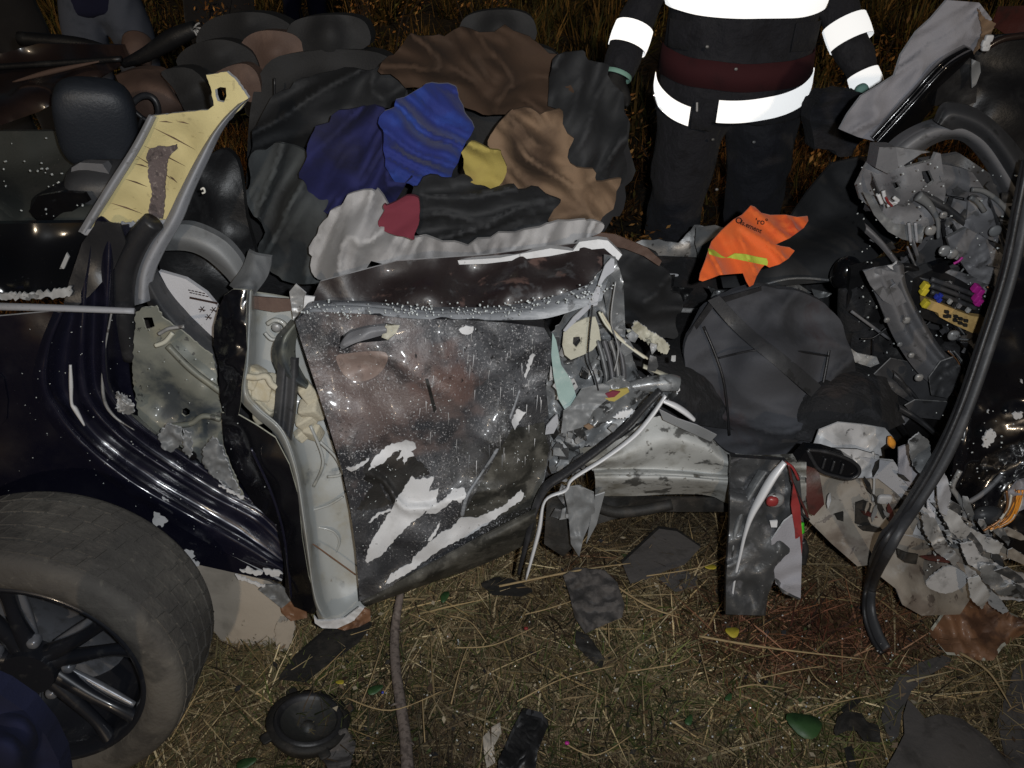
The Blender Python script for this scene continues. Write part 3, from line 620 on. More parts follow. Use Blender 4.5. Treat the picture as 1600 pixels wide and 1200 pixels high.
for q in ([(246, 680), (262, 662), (282, 668), (286, 690), (270, 706), (255, 702)], [(286, 672), (298, 676), (300, 706), (296, 716), (286, 706)], [(318, 700), (332, 682), (348, 700), (360, 740), (376, 772), (352, 760), (330, 742), (316, 722)]):
    cs('torn_flap', q, 'grey_trim_dark', off=.0, amp=.014, freq=18, style='crumple', edge='primer', jag=2, sp=4)
blob('body_plug', P(300, 712, 1.27), (.010, .008, .012), 'gloss_black', car, e=1)

# rear quarter panel and its folded door jamb
qp = [(-40, 494, 0), (0, 494, 0), (88, 486, .01), (64, 540, .0), (52, 596, 0), (66, 640, 0), (112, 700, 0), (180, 758, 0), (262, 812, 0), (350, 862, 0), (440, 908, .0), (380, 898, -.0), (300, 880, -.01), (225, 868, -.01), (150, 838, -.01), (70, 806, -.01), (-40, 780, -.01)]
qs = Surf(qp, amp=.004, freq=3, seed=5)
quarter = cs('quarter_panel', [p[:2] for p in qp], 'navy_paint', surf=qs, edge='primer', th=.006)
for q in ([(0, 585), (6, 592), (12, 625), (10, 655), (0, 665), (-8, 665), (-8, 585)],): sheet('fuel_flap', q, 'navy_paint', quarter, surf=qs, soff=-.004, th=.003)
jam = [[(84, 486, -.004), (62, 540, -.004), (50, 598, -.004), (66, 642, -.004), (112, 702, -.004), (180, 760, -.004), (262, 812, -.004), (350, 862, -.004), (442, 905, -.004)],
       [(97, 490, -.014), (76, 542, -.014), (70, 600, -.014), (88, 640, -.014), (132, 694, -.014), (205, 752, -.014), (290, 802, -.014), (370, 846, -.012), (442, 890, -.01)],
       [(106, 486, .018), (90, 545, .018), (88, 600, .02), (106, 638, .02), (150, 690, .02), (222, 745, .02), (305, 795, .018), (380, 836, .014), (442, 878, .008)],
       [(116, 478, .03), (106, 545, .03), (106, 600, .03), (124, 640, .03), (168, 688, .03), (238, 738, .03), (318, 786, .028), (390, 826, .02), (440, 866, .01)],
       [(132, 440, .02), (128, 520, .012), (128, 590, .012), (142, 632, .012), (184, 680, .012), (252, 728, .014), (330, 776, .018), (398, 812, .018), (440, 850, .012)],
       [(150, 345, .045), (148, 460, .04), (146, 570, .04), (158, 622, .04), (200, 672, .04), (268, 722, .04), (342, 768, .034), (404, 802, .03), (440, 836, .02)],
       [(172, 348, .03), (168, 460, .018), (162, 560, .018), (172, 615, .018), (216, 664, .02), (284, 712, .024), (352, 758, .026), (406, 792, .026), (438, 822, .02)],
       [(186, 352, .055), (180, 460, .05), (180, 560, .055), (190, 618, .055), (232, 668, .055), (298, 712, .05), (360, 752, .045), (404, 780, .04), (434, 808, .03)],
       [(206, 350, .08), (196, 460, .08), (200, 560, .085), (212, 630, .085), (248, 680, .08), (310, 722, .07), (368, 752, .06), (404, 770, .05), (430, 796, .04)]]
loft('door_jamb', jam, 'navy_paint_bright', car, nu=90, nv=56, th=.004, amp=.0025, freq=14)
tube('jamb_edge_chip', pxpath([(110, 570), (111, 600), (112, 630), (118, 640), (132, 665)], off=-.004), [.0025, .004, .003, .005, .002], 'primer', car, 6)
tube('jamb_seam', pxpath([(176, 480), (162, 560), (162, 620), (178, 650), (210, 672)], off=.022), [.002, .002, .0035, .003, .001], 'bare_metal', car, 6)
cs('jamb_skin', [(152, 346, .04), (188, 350, .03), (196, 380, .04), (178, 420, .05), (140, 462, .03), (116, 482, .02), (98, 480, .02), (108, 440, .04), (128, 380, .05)], 'rubber', off=-.01, amp=.004, freq=8)
tube('door_seal', pxpath([(240, 346, .05), (218, 372, .055), (198, 410, .06), (190, 450, .065), (194, 500, .075), (206, 560, .085)]), [.020, .022, .024, .024, .021, .018], 'rubber', car, 14)
for q in (cv([(500, 860), (540, 800), (585, 850), (580, 880), (540, 885)], 0, 330, 2.79), cv([(505, 790), (530, 800), (545, 850), (510, 850)], 0, 330, 2.79)):
    cs('torn_jamb_metal', q, 'bare_metal', off=.02, amp=.012, freq=30, style='crumple', edge='primer', jag=2, sp=3)
# chipped paint above the wheel
for q in (cv([(540, 265), (580, 245), (610, 240), (640, 225), (655, 215), (680, 215), (700, 240), (745, 245), (755, 265), (745, 285), (780, 285), (790, 270), (815, 275), (830, 300), (815, 315), (850, 330), (830, 350), (770, 335), (700, 315), (620, 300), (575, 285)], 0, 760, 2.727),
          cv([(655, 110), (690, 130), (715, 150), (690, 175), (660, 165), (650, 140)], 0, 760, 2.727), cv([(1020, 355), (1060, 345), (1080, 360), (1120, 365), (1110, 378), (1060, 372), (1030, 365)], 0, 760, 2.727),
          cv([(1120, 350), (1150, 355), (1190, 360), (1205, 375), (1170, 385), (1130, 375)], 0, 760, 2.727), cv([(930, -5), (970, 10), (1040, 45), (1035, 55), (975, 25)], 0, 760, 2.727), cv([(690, 45), (715, 58), (718, 68), (698, 60)], 0, 760, 2.727),
          cv([(1000, 375), (1060, 395), (1110, 420), (1130, 415), (1120, 432), (1070, 415), (1010, 390)], 0, 760, 2.727)):
    cs('bare_primer_chip', q, 'primer', off=-.019, amp=.002, freq=20, jag=2.2, sp=4, th=.003)
for k in range(9):
    x = 188 + k * 4.2; y = 846 + k * 2 + rnd.uniform(-3, 3); L = rnd.uniform(6, 14)
    cs('scraped_paint_streak', [(x, y), (x + 2, y - L), (x + 3.2, y - L + 1), (x + 2, y + 2)], 'primer', off=-.017, amp=0, th=.002)

# dark rear door pillar skin (two folded pieces)
cs('pillar_skin', [(350, 462, .02), (364, 452, .01), (386, 453, .0), (384, 500, -.01), (386, 545, -.01), (378, 600, 0), (376, 630, .0), (372, 650, .01), (352, 650, .04), (343, 618, .05), (342, 570, .05), (334, 540, .06), (334, 510, .06), (342, 480, .05)], 'black_paint', off=-.02, amp=.009, freq=14, style='crumple', sp=5, edge='cream_edge', ctrl=[(360, 560, -.03), (362, 500, -.03)])
cs('pillar_skin', [(346, 645, .05), (372, 648, .02), (400, 664, .0), (430, 684, -.01), (452, 726, -.02), (466, 775, -.03), (472, 840, -.04), (482, 900, -.05), (498, 948, -.05), (490, 960, -.03), (460, 948, 0), (446, 925, .01), (444, 880, .02), (432, 820, .03), (398, 790, .04), (368, 740, .05), (350, 695, .06)], 'black_paint',
   off=-.025, ctrl=[(410, 720, -.02), (440, 800, -.03), (462, 880, -.05)], amp=.008, freq=7, style='dent', sp=8, edge='cream_edge')
tube('pillar_crease', pxpath([(392, 700), (420, 760), (440, 820), (450, 880), (455, 935)], off=-.04), .003, 'navy_paint_bright', car, 6)
loft('pillar_stub', [[(388, 392, .12), (378, 418, .09), (358, 446, .05)], [(400, 398, .09), (394, 430, .05), (375, 456, .0)], [(424, 402, .12), (418, 432, .08), (396, 462, .04)]], 'grey_trim_dark', car, nu=14, nv=14, th=.01, style='crumple', amp=.006)

# cream inner structure between pillar and door
loft('rear_door_inner', [[(386, 455, .03), (380, 560, .03), (374, 618, .02), (396, 648, .0), (432, 682, -.01), (456, 740, -.03), (472, 830, -.04), (488, 930, -.05), (500, 975, -.05)],
      [(392, 455, .0), (388, 560, .0), (384, 612, -.0), (404, 640, -.02), (441, 676, -.035), (464, 740, -.05), (478, 830, -.06), (492, 930, -.07), (512, 976, -.06)],
      [(402, 458, .07), (402, 560, .07), (402, 620, .06), (424, 648, .04), (456, 690, .01), (476, 750, .0), (488, 830, -.01), (504, 926, -.03), (528, 972, -.05)],
      [(428, 462, .09), (432, 560, .09), (440, 620, .07), (460, 652, .05), (484, 700, .04), (500, 755, .03), (510, 830, .01), (524, 915, -.01), (548, 960, -.04)],
      [(470, 470, .09), (482, 560, .09), (496, 620, .08), (512, 670, .06), (530, 730, .05), (545, 790, .03), (556, 850, .02), (566, 910, .0), (572, 948, -.03)]],
     'cream_metal', car, nu=60, nv=36, th=.006, amp=.006, freq=9, edge='cream_edge', label='pale cream painted inside of the rear door edge')
for q, r_ in (([(500, 690), (525, 715), (534, 740), (512, 745)], .006), ([(476, 800), (512, 790), (536, 776)], .005), ([(478, 885), (510, 880), (530, 850), (520, 830), (485, 822)], .005), ([(485, 665), (505, 720), (490, 760)], .006)):
    tube('pressed_ridge', pxpath(q, off=.01), r_ * .55, 'cream_metal', car, 8)
tube('rust_drip', pxpath([(478, 845), (492, 852), (520, 872), (556, 898)], off=-.02), .0016, 'rust_board', car, 5)
cs('brown_tape', [(392, 463), (460, 468), (466, 484), (430, 488), (394, 482)], 'leather_brown', off=.045, amp=.003, freq=10)
rr = random.Random(8)
for (x, y, r_) in ((398, 590, .022), (412, 604, .026), (425, 622, .024), (400, 622, .02), (416, 640, .022), (408, 650, .016), (432, 600, .02), (480, 612, .022), (488, 640, .024), (478, 655, .02), (490, 675, .018), (470, 680, .014), (390, 608, .015)):
    blob('foam_block', P(x, y, side(x, y) + .03), (r_ * rr.uniform(.7, 1.1), r_ * .8, r_ * rr.uniform(.7, 1.1)), 'foam', car, rot=(rr.uniform(-.6, .6), rr.uniform(-.6, .6), rr.uniform(-.6, .6)), e=.3)
tube('foam_lip', pxpath([(386, 588), (400, 590), (416, 588), (424, 600), (432, 606)], off=.0), .007, 'foam', car, 8)
loft('window_guide', [[(434, 560, 0), (430, 620, 0), (425, 680, 0)], [(446, 560, -.012), (440, 625, -.012), (434, 685, -.012)], [(450, 560, 0), (446, 628, 0), (440, 690, 0)], [(460, 562, -.012), (456, 635, -.012), (448, 700, -.012)], [(466, 562, 0), (462, 640, 0), (452, 705, 0)]], 'plastic_dark', car, nu=10, nv=20, th=.008, amp=.001)
loft('latch_cup', [[(455, 500, .04), (430, 530, .03), (425, 560, .03), (440, 590, .03), (475, 610, .03)], [(462, 505, -.0), (444, 530, -.02), (442, 560, -.02), (456, 590, -.01), (480, 606, .0)], [(468, 510, .03), (462, 535, .02), (462, 560, .02), (470, 580, .02), (482, 600, .02)]], 'grime_inner', car, nu=20, nv=14, th=.004, amp=.002, label='dark rimmed round latch cup beside the door edge')
blob('latch_screw', P(432, 512, side(432, 512) + .05), (.010, .006, .010), 'bare_metal', car, e=1)
tube('latch_arm', pxpath([(418, 506), (430, 500), (444, 506), (448, 520)], off=.055), .005, 'cream_metal', car, 6)
tube('latch_arm', pxpath([(414, 520), (424, 530), (440, 532), (430, 550)], off=.055), .004, 'cream_metal', car, 6)
cs('window_frame_stub', [(452, 456, .02), (462, 444, .02), (478, 458, .01), (474, 488, 0), (458, 498, 0)], 'bare_metal', off=.03, amp=.006, freq=20, edge='primer', style='crumple')
cs('window_frame_stub', [(476, 462), (492, 464), (488, 478), (474, 482)], 'primer', off=.0, amp=.004, freq=20)

# the front door: lies proud of the flank
dpts = [(461, 502, -.02), (480, 486, -.02), (560, 490, -.02), (640, 498, -.02), (720, 500, -.02), (790, 504, -.02), (850, 512, -.0), (866, 540, .02), (852, 600, .03), (858, 660, .03), (860, 705, .03), (846, 770, .01), (836, 800, .01), (760, 838, -.0), (660, 892, -.03), (562, 940, -.05),
        (556, 860, -.05), (548, 800, -.05), (536, 740, -.05), (512, 660, -.04), (486, 580, -.03), (468, 525, -.02)]
class DoorSurf(Surf):
    def depth(self, x, y):
        d = super().depth(x, y); q = ((x - 566) / 42) ** 2 + ((y - 570) / 27) ** 2
        return d + .020 * math.exp(-q * 1.6)
    def rel(self, p):
        q = Vector((p.x * 5, p.z * 4, 2)) + noise.noise_vector(Vector((p.x * 7, p.z * 7, 5))) * .6
        return super().rel(p) - .012 * max(0, 1 - 5 * abs(noise.noise(q))) + .005 * noise.noise(Vector((p.x * 30, p.z * 22, 1)))
DS = DoorSurf(dpts, off=-.03, ctrl=[(640, 640, -.045), (560, 560, -.04), (700, 560, -.035), (800, 600, .0), (820, 640, .03), (740, 720, .0), (700, 790, -.02), (640, 840, -.04), (835, 650, .03), (600, 780, -.03), (790, 680, -.02), (800, 760, .0), (660, 620, -.03), (665, 660, -.015)], amp=.007, freq=7, seed=3, soft=26)
hole = [(529, 544), (532, 526), (548, 515), (575, 508), (605, 505), (625, 508), (618, 522), (606, 532), (560, 536), (538, 546)]
door = cs('front_door', [p[:2] for p in dpts], 'door_paint', surf=DS, sp=8, th=.045, edge='rubber', holes=[hole], label='dusty scraped dark door with white bare patches')
sheet('handle_recess', [(520, 500), (635, 498), (632, 545), (524, 556)], 'plastic_black', door, surf=DS, soff=.055, th=.01)
loft('door_handle', [[(530, 540, .0), (545, 521, .0), (575, 512, 0), (600, 509, 0)], [(532, 543, -.005), (550, 529, -.005), (580, 519, -.005), (604, 516, -.005)], [(535, 546, 0), (555, 536, 0), (582, 528, 0), (604, 522, 0)]], 'plastic_grey', door, nu=16, nv=10, base=lambda x, y: DS.pt(x, y).y + .004, th=.01, amp=.002)
sheet('handle_end', [(602, 509), (625, 508), (618, 522), (606, 531), (596, 527)], 'pink_plate', door, surf=DS, soff=.002, th=.008)
sheet('handle_scoop', [(526, 556), (545, 552), (575, 549), (600, 550), (606, 560), (598, 578), (580, 592), (558, 596), (540, 588), (529, 572)], 'scoop', door, rnd_=True, surf=DS, soff=-.0015, th=.001)
loft('door_ledge', [[(463, 503, 0), (480, 488, 0), (560, 490, 0), (650, 498, 0), (740, 500, 0), (800, 500, .0), (860, 496, .01), (940, 470, .02)], [(470, 492, .012), (485, 481, .012), (560, 479, .012), (650, 488, .012), (740, 490, .012), (800, 488, .012), (870, 478, .02), (945, 452, .03)], [(476, 482, .04), (490, 474, .04), (560, 474, .04), (650, 482, .04), (740, 484, .04), (800, 480, .04), (870, 466, .045), (950, 436, .05)]],
     'dusty_ledge', door, nu=60, nv=12, base=lambda x, y: side(x, y) - .052, th=.01, amp=.004, freq=16)
PRC = dict(surf=DS, soff=-.0025, th=.002, sp=5)
patches = [cv([(615, 1015), (640, 960), (700, 905), (780, 880), (825, 895), (830, 915), (805, 930), (820, 950), (790, 960), (775, 990), (770, 950), (740, 965), (765, 925), (735, 930), (680, 985)], 360, 380, 2.857),
    cv([(455, 365), (445, 355), (455, 310), (500, 230), (550, 150), (580, 90), (605, 60), (635, 10), (650, 25), (725, 15), (705, 75), (745, 60), (735, 120), (700, 150), (640, 195), (570, 265), (510, 335)], 400, 740, 2.609),
    cv([(525, 455), (545, 415), (600, 380), (635, 365), (640, 340), (690, 300), (740, 250), (800, 220), (835, 180), (905, 180), (960, 155), (1010, 130), (1080, 65), (1092, 80), (1085, 105), (950, 200), (850, 260), (750, 310), (620, 405)], 400, 740, 2.609),
    cv([(690, 165), (700, 140), (760, 110), (810, 60), (850, 60), (862, 90), (838, 118), (800, 108), (780, 130), (740, 160)], 400, 740, 2.609),
    cv([(1255, 800), (1280, 740), (1320, 755), (1295, 790), (1270, 835)], 360, 380, 2.857),
    cv([(1020, 385), (1050, 368), (1085, 372), (1080, 400), (1050, 408), (1035, 405)], 360, 380, 2.857),
    cv([(1335, 505), (1350, 492), (1362, 500), (1350, 520), (1320, 600), (1312, 598)], 360, 380, 2.857),
    cv([(515, 1005), (545, 998), (620, 960), (600, 985), (540, 1020)], 360, 380, 2.857),
    cv([(458, 200), (490, 165), (548, 145), (552, 152), (500, 170), (468, 200)], 400, 740, 2.609),
    cv([(700, 275), (725, 240), (755, 190), (735, 245), (712, 275)], 400, 740, 2.609)]
for i, q in enumerate(patches): sheet('bare_primer_patch', q, 'primer', door, jag=1.6, **PRC)
tube('door_crease', [DS.pt(x, y, -.001) for x, y in ((722, 805), (730, 775), (752, 740), (775, 705), (798, 650), (812, 610))], [.005, .004, .003, .004, .003, .002], 'dusty_ledge', door, 6)
for k in range(46):      # hanging drips and scrapes on the door
    x = rnd.uniform(650, 850); y = rnd.uniform(515, 720); L = rnd.uniform(5, 26); q = [(x, y), (x + 1.1, y), (x + rnd.uniform(-2, 1.5), y + L)]
    sheet('scratch', q, rnd.choice(['primer_dim', 'dusty_ledge', 'primer']), door, surf=DS, soff=-.002, th=.001, sp=10)
for k in range(0):
    x = rnd.uniform(500, 660); y = rnd.uniform(560, 720); L = rnd.uniform(6, 22)
    sheet('scuff', [(x, y), (x + rnd.uniform(3, 9), y + 1), (x + rnd.uniform(2, 9), y + L), (x - 2, y + L * .8)], 'mud_black', door, surf=DS, soff=-.0018, th=.001, sp=6, jag=1)
sheet('scuff', [(664, 592), (669, 592), (682, 640), (678, 646)], 'mud_black', door, surf=DS, soff=-.0025, th=.001)
sheet('black_scrape', cv([(590, 960), (650, 1000), (760, 920), (800, 950), (860, 985), (890, 1030), (800, 1050), (740, 1160), (640, 1190), (560, 1190), (640, 1080), (600, 1060)], 360, 380, 2.857), 'mud_black', door, surf=DS, soff=-.0012, th=.001, jag=2)
sheet('muddy_corner', [(722, 806), (760, 740), (800, 670), (850, 660), (858, 705), (844, 772), (834, 790), (780, 806), (740, 822)], 'door_low', door, surf=DS, soff=-.0012, th=.001, jag=1)
loft('door_bottom_edge', [[(564, 938, 0), (640, 900, 0), (740, 846, 0), (838, 796, 0)], [(568, 944, -.004), (650, 910, -.004), (745, 858, -.004), (836, 806, -.004)], [(572, 948, .02), (660, 914, .02), (750, 872, .02), (838, 824, .02)], [(575, 946, .05), (690, 905, .05), (760, 880, .05), (832, 846, .05)]], 'door_low', door, nu=40, nv=14, base=lambda x, y: side(x, y) - .075, th=.006, amp=.006, freq=12)
sheet('bent_lip', cv([(235, 580), (250, 600), (300, 600), (360, 590), (420, 545), (440, 550), (400, 600), (330, 632), (270, 630), (240, 610)], 400, 740, 2.609), 'primer', car, off=-.09, amp=.006, freq=18, style='crumple', edge='chrome')
sheet('rusty_lip', cv([(330, 632), (400, 600), (440, 550), (465, 560), (468, 600), (420, 625), (360, 640)], 400, 740, 2.609), 'rust_board', car, off=-.085, amp=.008, freq=20, style='crumple')

# dark bent skin above the belt line of the door
US = Surf([(480, 478, .0), (500, 440, .05), (620, 412, .09), (760, 402, .12), (870, 388, .13), (950, 376, .12), (966, 392, .09), (945, 430, .05), (880, 462, .01), (800, 478, 0), (650, 484, 0)], off=0, amp=.012, freq=6, seed=8, style='cloth')
upper = cs('door_upper_skin', [(482, 478), (500, 440), (620, 408), (760, 398), (870, 384), (950, 374), (966, 392), (950, 430), (885, 466), (800, 482), (650, 486)], 'dark_upper', surf=US, th=.006, edge='primer')
cs('white_window_frame', [(895, 392, .11), (905, 378, .11), (935, 374, .11), (950, 376, .10), (972, 398, .08), (966, 407, .08), (944, 388, .09), (900, 392, .1), (860, 400, .1), (760, 412, .11), (700, 414, .11), (700, 408, .11), (780, 403, .1), (860, 388, .1)], 'primer', off=-.01, amp=.004, freq=9, th=.02)

# crushed front end of the door
cs('crushed_skin', [(942, 420, .03), (955, 400, .04), (968, 420, .04), (975, 520, .05), (1000, 590, .05), (1040, 610, .06), (1060, 615, .05), (1000, 660, .03), (940, 700, .02), (900, 730, .01), (862, 740, .02), (850, 700, .05), (852, 620, .05), (862, 520, .05), (900, 470, .04)],
   'crushed', off=.015, amp=.03, freq=10, style='crumple', sp=8, edge='primer', jag=2)
rr = random.Random(21)
cs('crumple_fold', [(944, 398, .03), (962, 402, .04), (974, 440, .05), (978, 540, .06), (966, 560, .05), (950, 500, .02), (942, 450, 0)], 'crushed', off=-.01, amp=.012, freq=16, style='crumple', edge='primer_dim')
cs('pale_fold', cv([(630, 330), (690, 260), (720, 270), (720, 380), (640, 440), (600, 500), (560, 700), (500, 720), (420, 800), (260, 950), (240, 940), (330, 820), (480, 680), (560, 520)], 840, 360, 6), 'grey_trim', off=-.03, amp=.005, freq=14, edge='primer')
cs('teal_fold', cv([(165, 470), (180, 500), (200, 600), (240, 660), (260, 720), (270, 790), (240, 860), (225, 800), (190, 740), (170, 650), (160, 560)], 800, 340, 2.61), 'teal_edge', off=-.03, amp=.005, freq=16, edge='primer')
cs('round_plate', cv([(210, 470), (240, 440), (300, 410), (340, 405), (355, 450), (362, 500), (330, 540), (290, 560), (240, 580), (215, 560), (205, 520)], 800, 340, 2.61), 'pink_plate', off=-.025, amp=.006, freq=12, edge='cream_edge', holes=[cv([(250, 488), (275, 485), (280, 505), (262, 530), (248, 515)], 800, 340, 2.61)])
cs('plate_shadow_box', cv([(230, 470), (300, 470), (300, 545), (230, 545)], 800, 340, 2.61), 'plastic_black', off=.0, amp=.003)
for dx in (0, 10, 20, 30):
    loft('crushed_rib', [[(930 + dx, 535, 0), (938 + dx, 560, 0), (944 + dx * .9, 592, 0), (938 + dx * .8, 606, 0)], [(934 + dx, 533, -.016), (942 + dx, 560, -.016), (948 + dx * .9, 592, -.016), (942 + dx * .8, 604, -.016)], [(938 + dx, 532, 0), (946 + dx, 560, 0), (952 + dx * .9, 590, 0), (946 + dx * .8, 602, 0)]], rr.choice(['crushed', 'plastic_grey', 'bare_metal']), car, nu=16, nv=6, base=lambda x, y: side(x, y) - .02, th=.003, amp=.003, freq=20)
cs('bent_plate', cv([(210, 790), (240, 770), (285, 700), (370, 680), (400, 690), (390, 740), (330, 790), (300, 850), (270, 860), (200, 880)], 800, 340, 2.61), 'grey_trim_dark', off=-.045, amp=.008, freq=12, style='crumple', edge='primer_dim')
cs('grey_flap', cv([(165, 820), (185, 800), (190, 840), (170, 880), (135, 885), (140, 850)], 800, 340, 2.61), 'grey_trim', off=-.04, amp=.004, freq=16)
cs('dull_plate', cv([(370, 520), (380, 430), (470, 330), (540, 250), (640, 200), (740, 290), (830, 320), (700, 420), (600, 480), (480, 550), (400, 560)], 820, 540, 4.286), 'crushed', off=-.03, amp=.012, freq=18, style='crumple', edge='primer_dim', jag=2)
cs('striped_label', cv([(530, 330), (560, 300), (600, 300), (690, 285), (700, 310), (600, 375), (565, 370), (540, 355)], 820, 540, 4.286), 'amber_tape' if 'amber_tape' in MATS else 'yellow_cloth', off=-.05, amp=.003, freq=20)
cs('striped_label', cv([(540, 325), (590, 305), (640, 310), (600, 345), (560, 350)], 820, 540, 4.286), 'crimson_cloth', off=-.053, amp=.003, freq=20)
cs('pink_shard', cv([(395, 540), (430, 525), (462, 545), (430, 565)], 820, 540, 4.286), 'tan_cloth', off=-.055, amp=.002)
cs('white_shard', cv([(590, 480), (640, 445), (720, 425), (740, 440), (700, 480), (640, 490)], 820, 540, 4.286), 'primer', off=-.045, amp=.004, freq=20, jag=2)
cs('white_shard', cv([(1010, 255), (1035, 250), (1040, 300), (1020, 315), (1003, 300)], 820, 540, 4.286), 'primer', off=-.01, amp=.003)
cs('yellowed_bracket', cv([(820, 925), (880, 940), (910, 850), (960, 870), (1050, 940), (1140, 990), (1240, 1080), (1220, 1150), (1180, 1160), (1060, 1080), (960, 1010), (860, 960)], 840, 360, 6), 'pink_plate', off=.04, amp=.008, freq=18, style='crumple', edge='primer', jag=1.5)
for w_, pts in ((.007, cv([(575, 760), (640, 880), (740, 990), (860, 1090), (1000, 1190)], 840, 360, 6)), (.006, cv([(600, 770), (680, 900), (780, 1010), (900, 1110), (1030, 1200)], 840, 360, 6))):
    tube('cable_strap', pxpath(pts, off=-.03), w_, 'cream_edge' if w_ > .0065 else 'foam', car, 6, flat_=.4)
tube('cable_strap', pxpath([(1005, 572), (1030, 582), (1062, 596)], off=-.02), .008, 'pink_plate', car, 6, flat_=.4)
tube('thin_cable', pxpath(cv([(515, 700), (500, 850), (485, 1000), (478, 1200)], 840, 360, 6) + [(930, 590), (935, 610)], off=-.06), .0016, 'rubber', car, 5)
tube('thin_cable', pxpath([(962, 440), (955, 500), (966, 545), (960, 580)], off=-.05), .0016, 'bare_metal', car, 5)
tube('dusty_pipe', pxpath([(985, 605), (1015, 600), (1045, 598), (1060, 600)], off=-.03), [.012, .016, .018, .016], 'crushed', car, 10)
for k in range(70):     # small shards wedged into the crushed end
    x = rr.uniform(860, 1060); y = rr.uniform(500, 740)
    if x > 985 and y > 650 or y > 640 + (1060 - x) * .5: continue
    s = rr.uniform(5, 17); a = rr.uniform(0, 3.14)
    q = [(x + math.cos(a + t) * s * rr.uniform(.4, 1.1) * (.5 if i % 2 else 1), y + math.sin(a + t) * s * rr.uniform(.4, 1.2)) for i, t in enumerate((0, 1.3, 2.6, 4.1, 5.2))]
    cs('metal_shard', q, rr.choice(['crushed', 'crushed_dark', 'grey_trim_dark', 'bare_metal', 'plastic_black', 'primer_dim']), off=rr.uniform(-.035, .03), amp=.006, freq=25, style='crumple', sp=5, th=.002, edge='primer_dim')
for k in range(36):
    x = rr.uniform(862, 900); y = rr.uniform(640, 800); 
    cs('metal_shard', [(x, y), (x + rr.uniform(6, 16), y + rr.uniform(-8, 8)), (x + rr.uniform(4, 20), y + rr.uniform(6, 26)), (x - rr.uniform(0, 8), y + rr.uniform(4, 20))], rr.choice(['crushed', 'crushed_dark', 'grey_trim_dark']), off=rr.uniform(-.03, .02), amp=.006, freq=25, style='crumple', sp=5, th=.002)
# chrome and black strip bent down along the sill
st = [(1040, 618), (1016, 642), (985, 676), (940, 712), (890, 748), (862, 768), (845, 800), (832, 850), (818, 905)]
tube('black_side_strip', pxpath([(x - 8, y - 8) for x, y in st], off=-.065), [.009, .010, .010, .011, .012, .012, .011, .009, .006], 'rubber', car, 10, flat_=.6)
tube('chrome_side_strip', pxpath(st[:1] + [(1018, 650), (990, 682), (945, 716), (895, 748), (884, 766), (852, 782), (842, 830), (822, 905)], off=-.075), [.006, .008, .008, .007, .006, .006, .005, .009, .005], 'chrome', car, 10, flat_=.5)
tube('chrome_side_strip', pxpath([(1036, 626), (1055, 634), (1072, 645), (1085, 656)], off=-.05), [.006, .009, .009, .006], 'chrome', car, 8, flat_=.6)
cs('strip_backing', [(1030, 640, 0), (1060, 655, 0), (1090, 665, 0), (1120, 680, .02), (1110, 690, .02), (1070, 672, 0), (1036, 656, 0)], 'grey_trim_dark', off=-.04, amp=.002, edge='chrome')
# sill
loft('outer_sill', [[(905, 700, 0), (960, 690, 0), (1030, 650, 0), (1100, 676, 0), (1150, 712, 0), (1260, 712, 0)], [(912, 724, -.03), (970, 715, -.03), (1040, 690, -.03), (1100, 700, -.03), (1150, 728, -.03), (1260, 730, -.03)], [(925, 734, .0), (990, 731, .0), (1050, 732, 0), (1110, 738, 0), (1150, 742, 0), (1260, 745, 0)], [(930, 748, -.025), (990, 748, -.025), (1060, 748, -.025), (1110, 752, -.025), (1150, 756, -.025), (1260, 760, -.025)], [(930, 775, .03), (990, 775, .03), (1060, 772, .03), (1110, 775, .03), (1150, 790, .03), (1260, 800, .03)]],
     'sill_metal', car, nu=60, nv=36, th=.008, amp=.007, freq=12, edge='rubber')
cs('torn_sill_tail', [(880, 762, 0), (905, 760, 0), (928, 770, 0), (930, 800, 0), (912, 840, 0), (905, 870, .0), (892, 850, 0), (888, 800, 0)], 'grey_trim_dark', off=-.03, amp=.012, freq=14, style='crumple', edge='primer_dim')
cs('torn_sill_tail', [(930, 775, 0), (945, 770, 0), (932, 820, 0), (916, 850, 0)], 'grey_trim_dark', off=-.035, amp=.006, freq=14, edge='primer')
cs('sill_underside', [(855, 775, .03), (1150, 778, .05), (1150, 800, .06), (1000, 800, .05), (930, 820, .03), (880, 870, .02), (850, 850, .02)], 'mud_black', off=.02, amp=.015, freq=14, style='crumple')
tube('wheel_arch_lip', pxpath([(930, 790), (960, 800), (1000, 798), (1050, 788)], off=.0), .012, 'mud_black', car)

# hanging centre pillar
cs('centre_pillar', [(1142, 714, .0), (1228, 720, .02), (1250, 745, .03), (1256, 820, .03), (1252, 900, .0), (1250, 938, -.02), (1222, 926, -.02), (1210, 905, -.02), (1200, 930, -.02), (1196, 962, -.02), (1134, 960, -.03), (1135, 900, -.02), (1140, 820, -.01)], 'crushed_dark', off=-.075, ctrl=[(1165, 800, -.02), (1215, 800, .02), (1170, 740, .03), (1228, 860, -.03)], amp=.012, freq=9, style='crumple', edge='rubber', sp=6, th=.012, label='torn glossy centre pillar hanging down to the grass')
tube('chrome_pillar_strip', pxpath([(1226, 722), (1208, 745), (1190, 775), (1174, 805), (1164, 835), (1156, 870), (1148, 905), (1144, 935)], off=-.105), [.008, .012, .012, .009, .006, .005, .004, .003], 'chrome', car, 10, flat_=.6)
loft('dark_pillar_channel', [[(1206, 738, 0), (1180, 780, 0), (1160, 830, 0), (1148, 890, 0)], [(1198, 738, -.02), (1170, 780, -.02), (1150, 830, -.02), (1142, 890, -.02)], [(1186, 736, 0), (1160, 780, 0), (1142, 830, 0), (1138, 890, 0)]], 'crushed', car, nu=30, nv=10, base=lambda x, y: side(x, y) - .075, th=.004, amp=.005, freq=20)
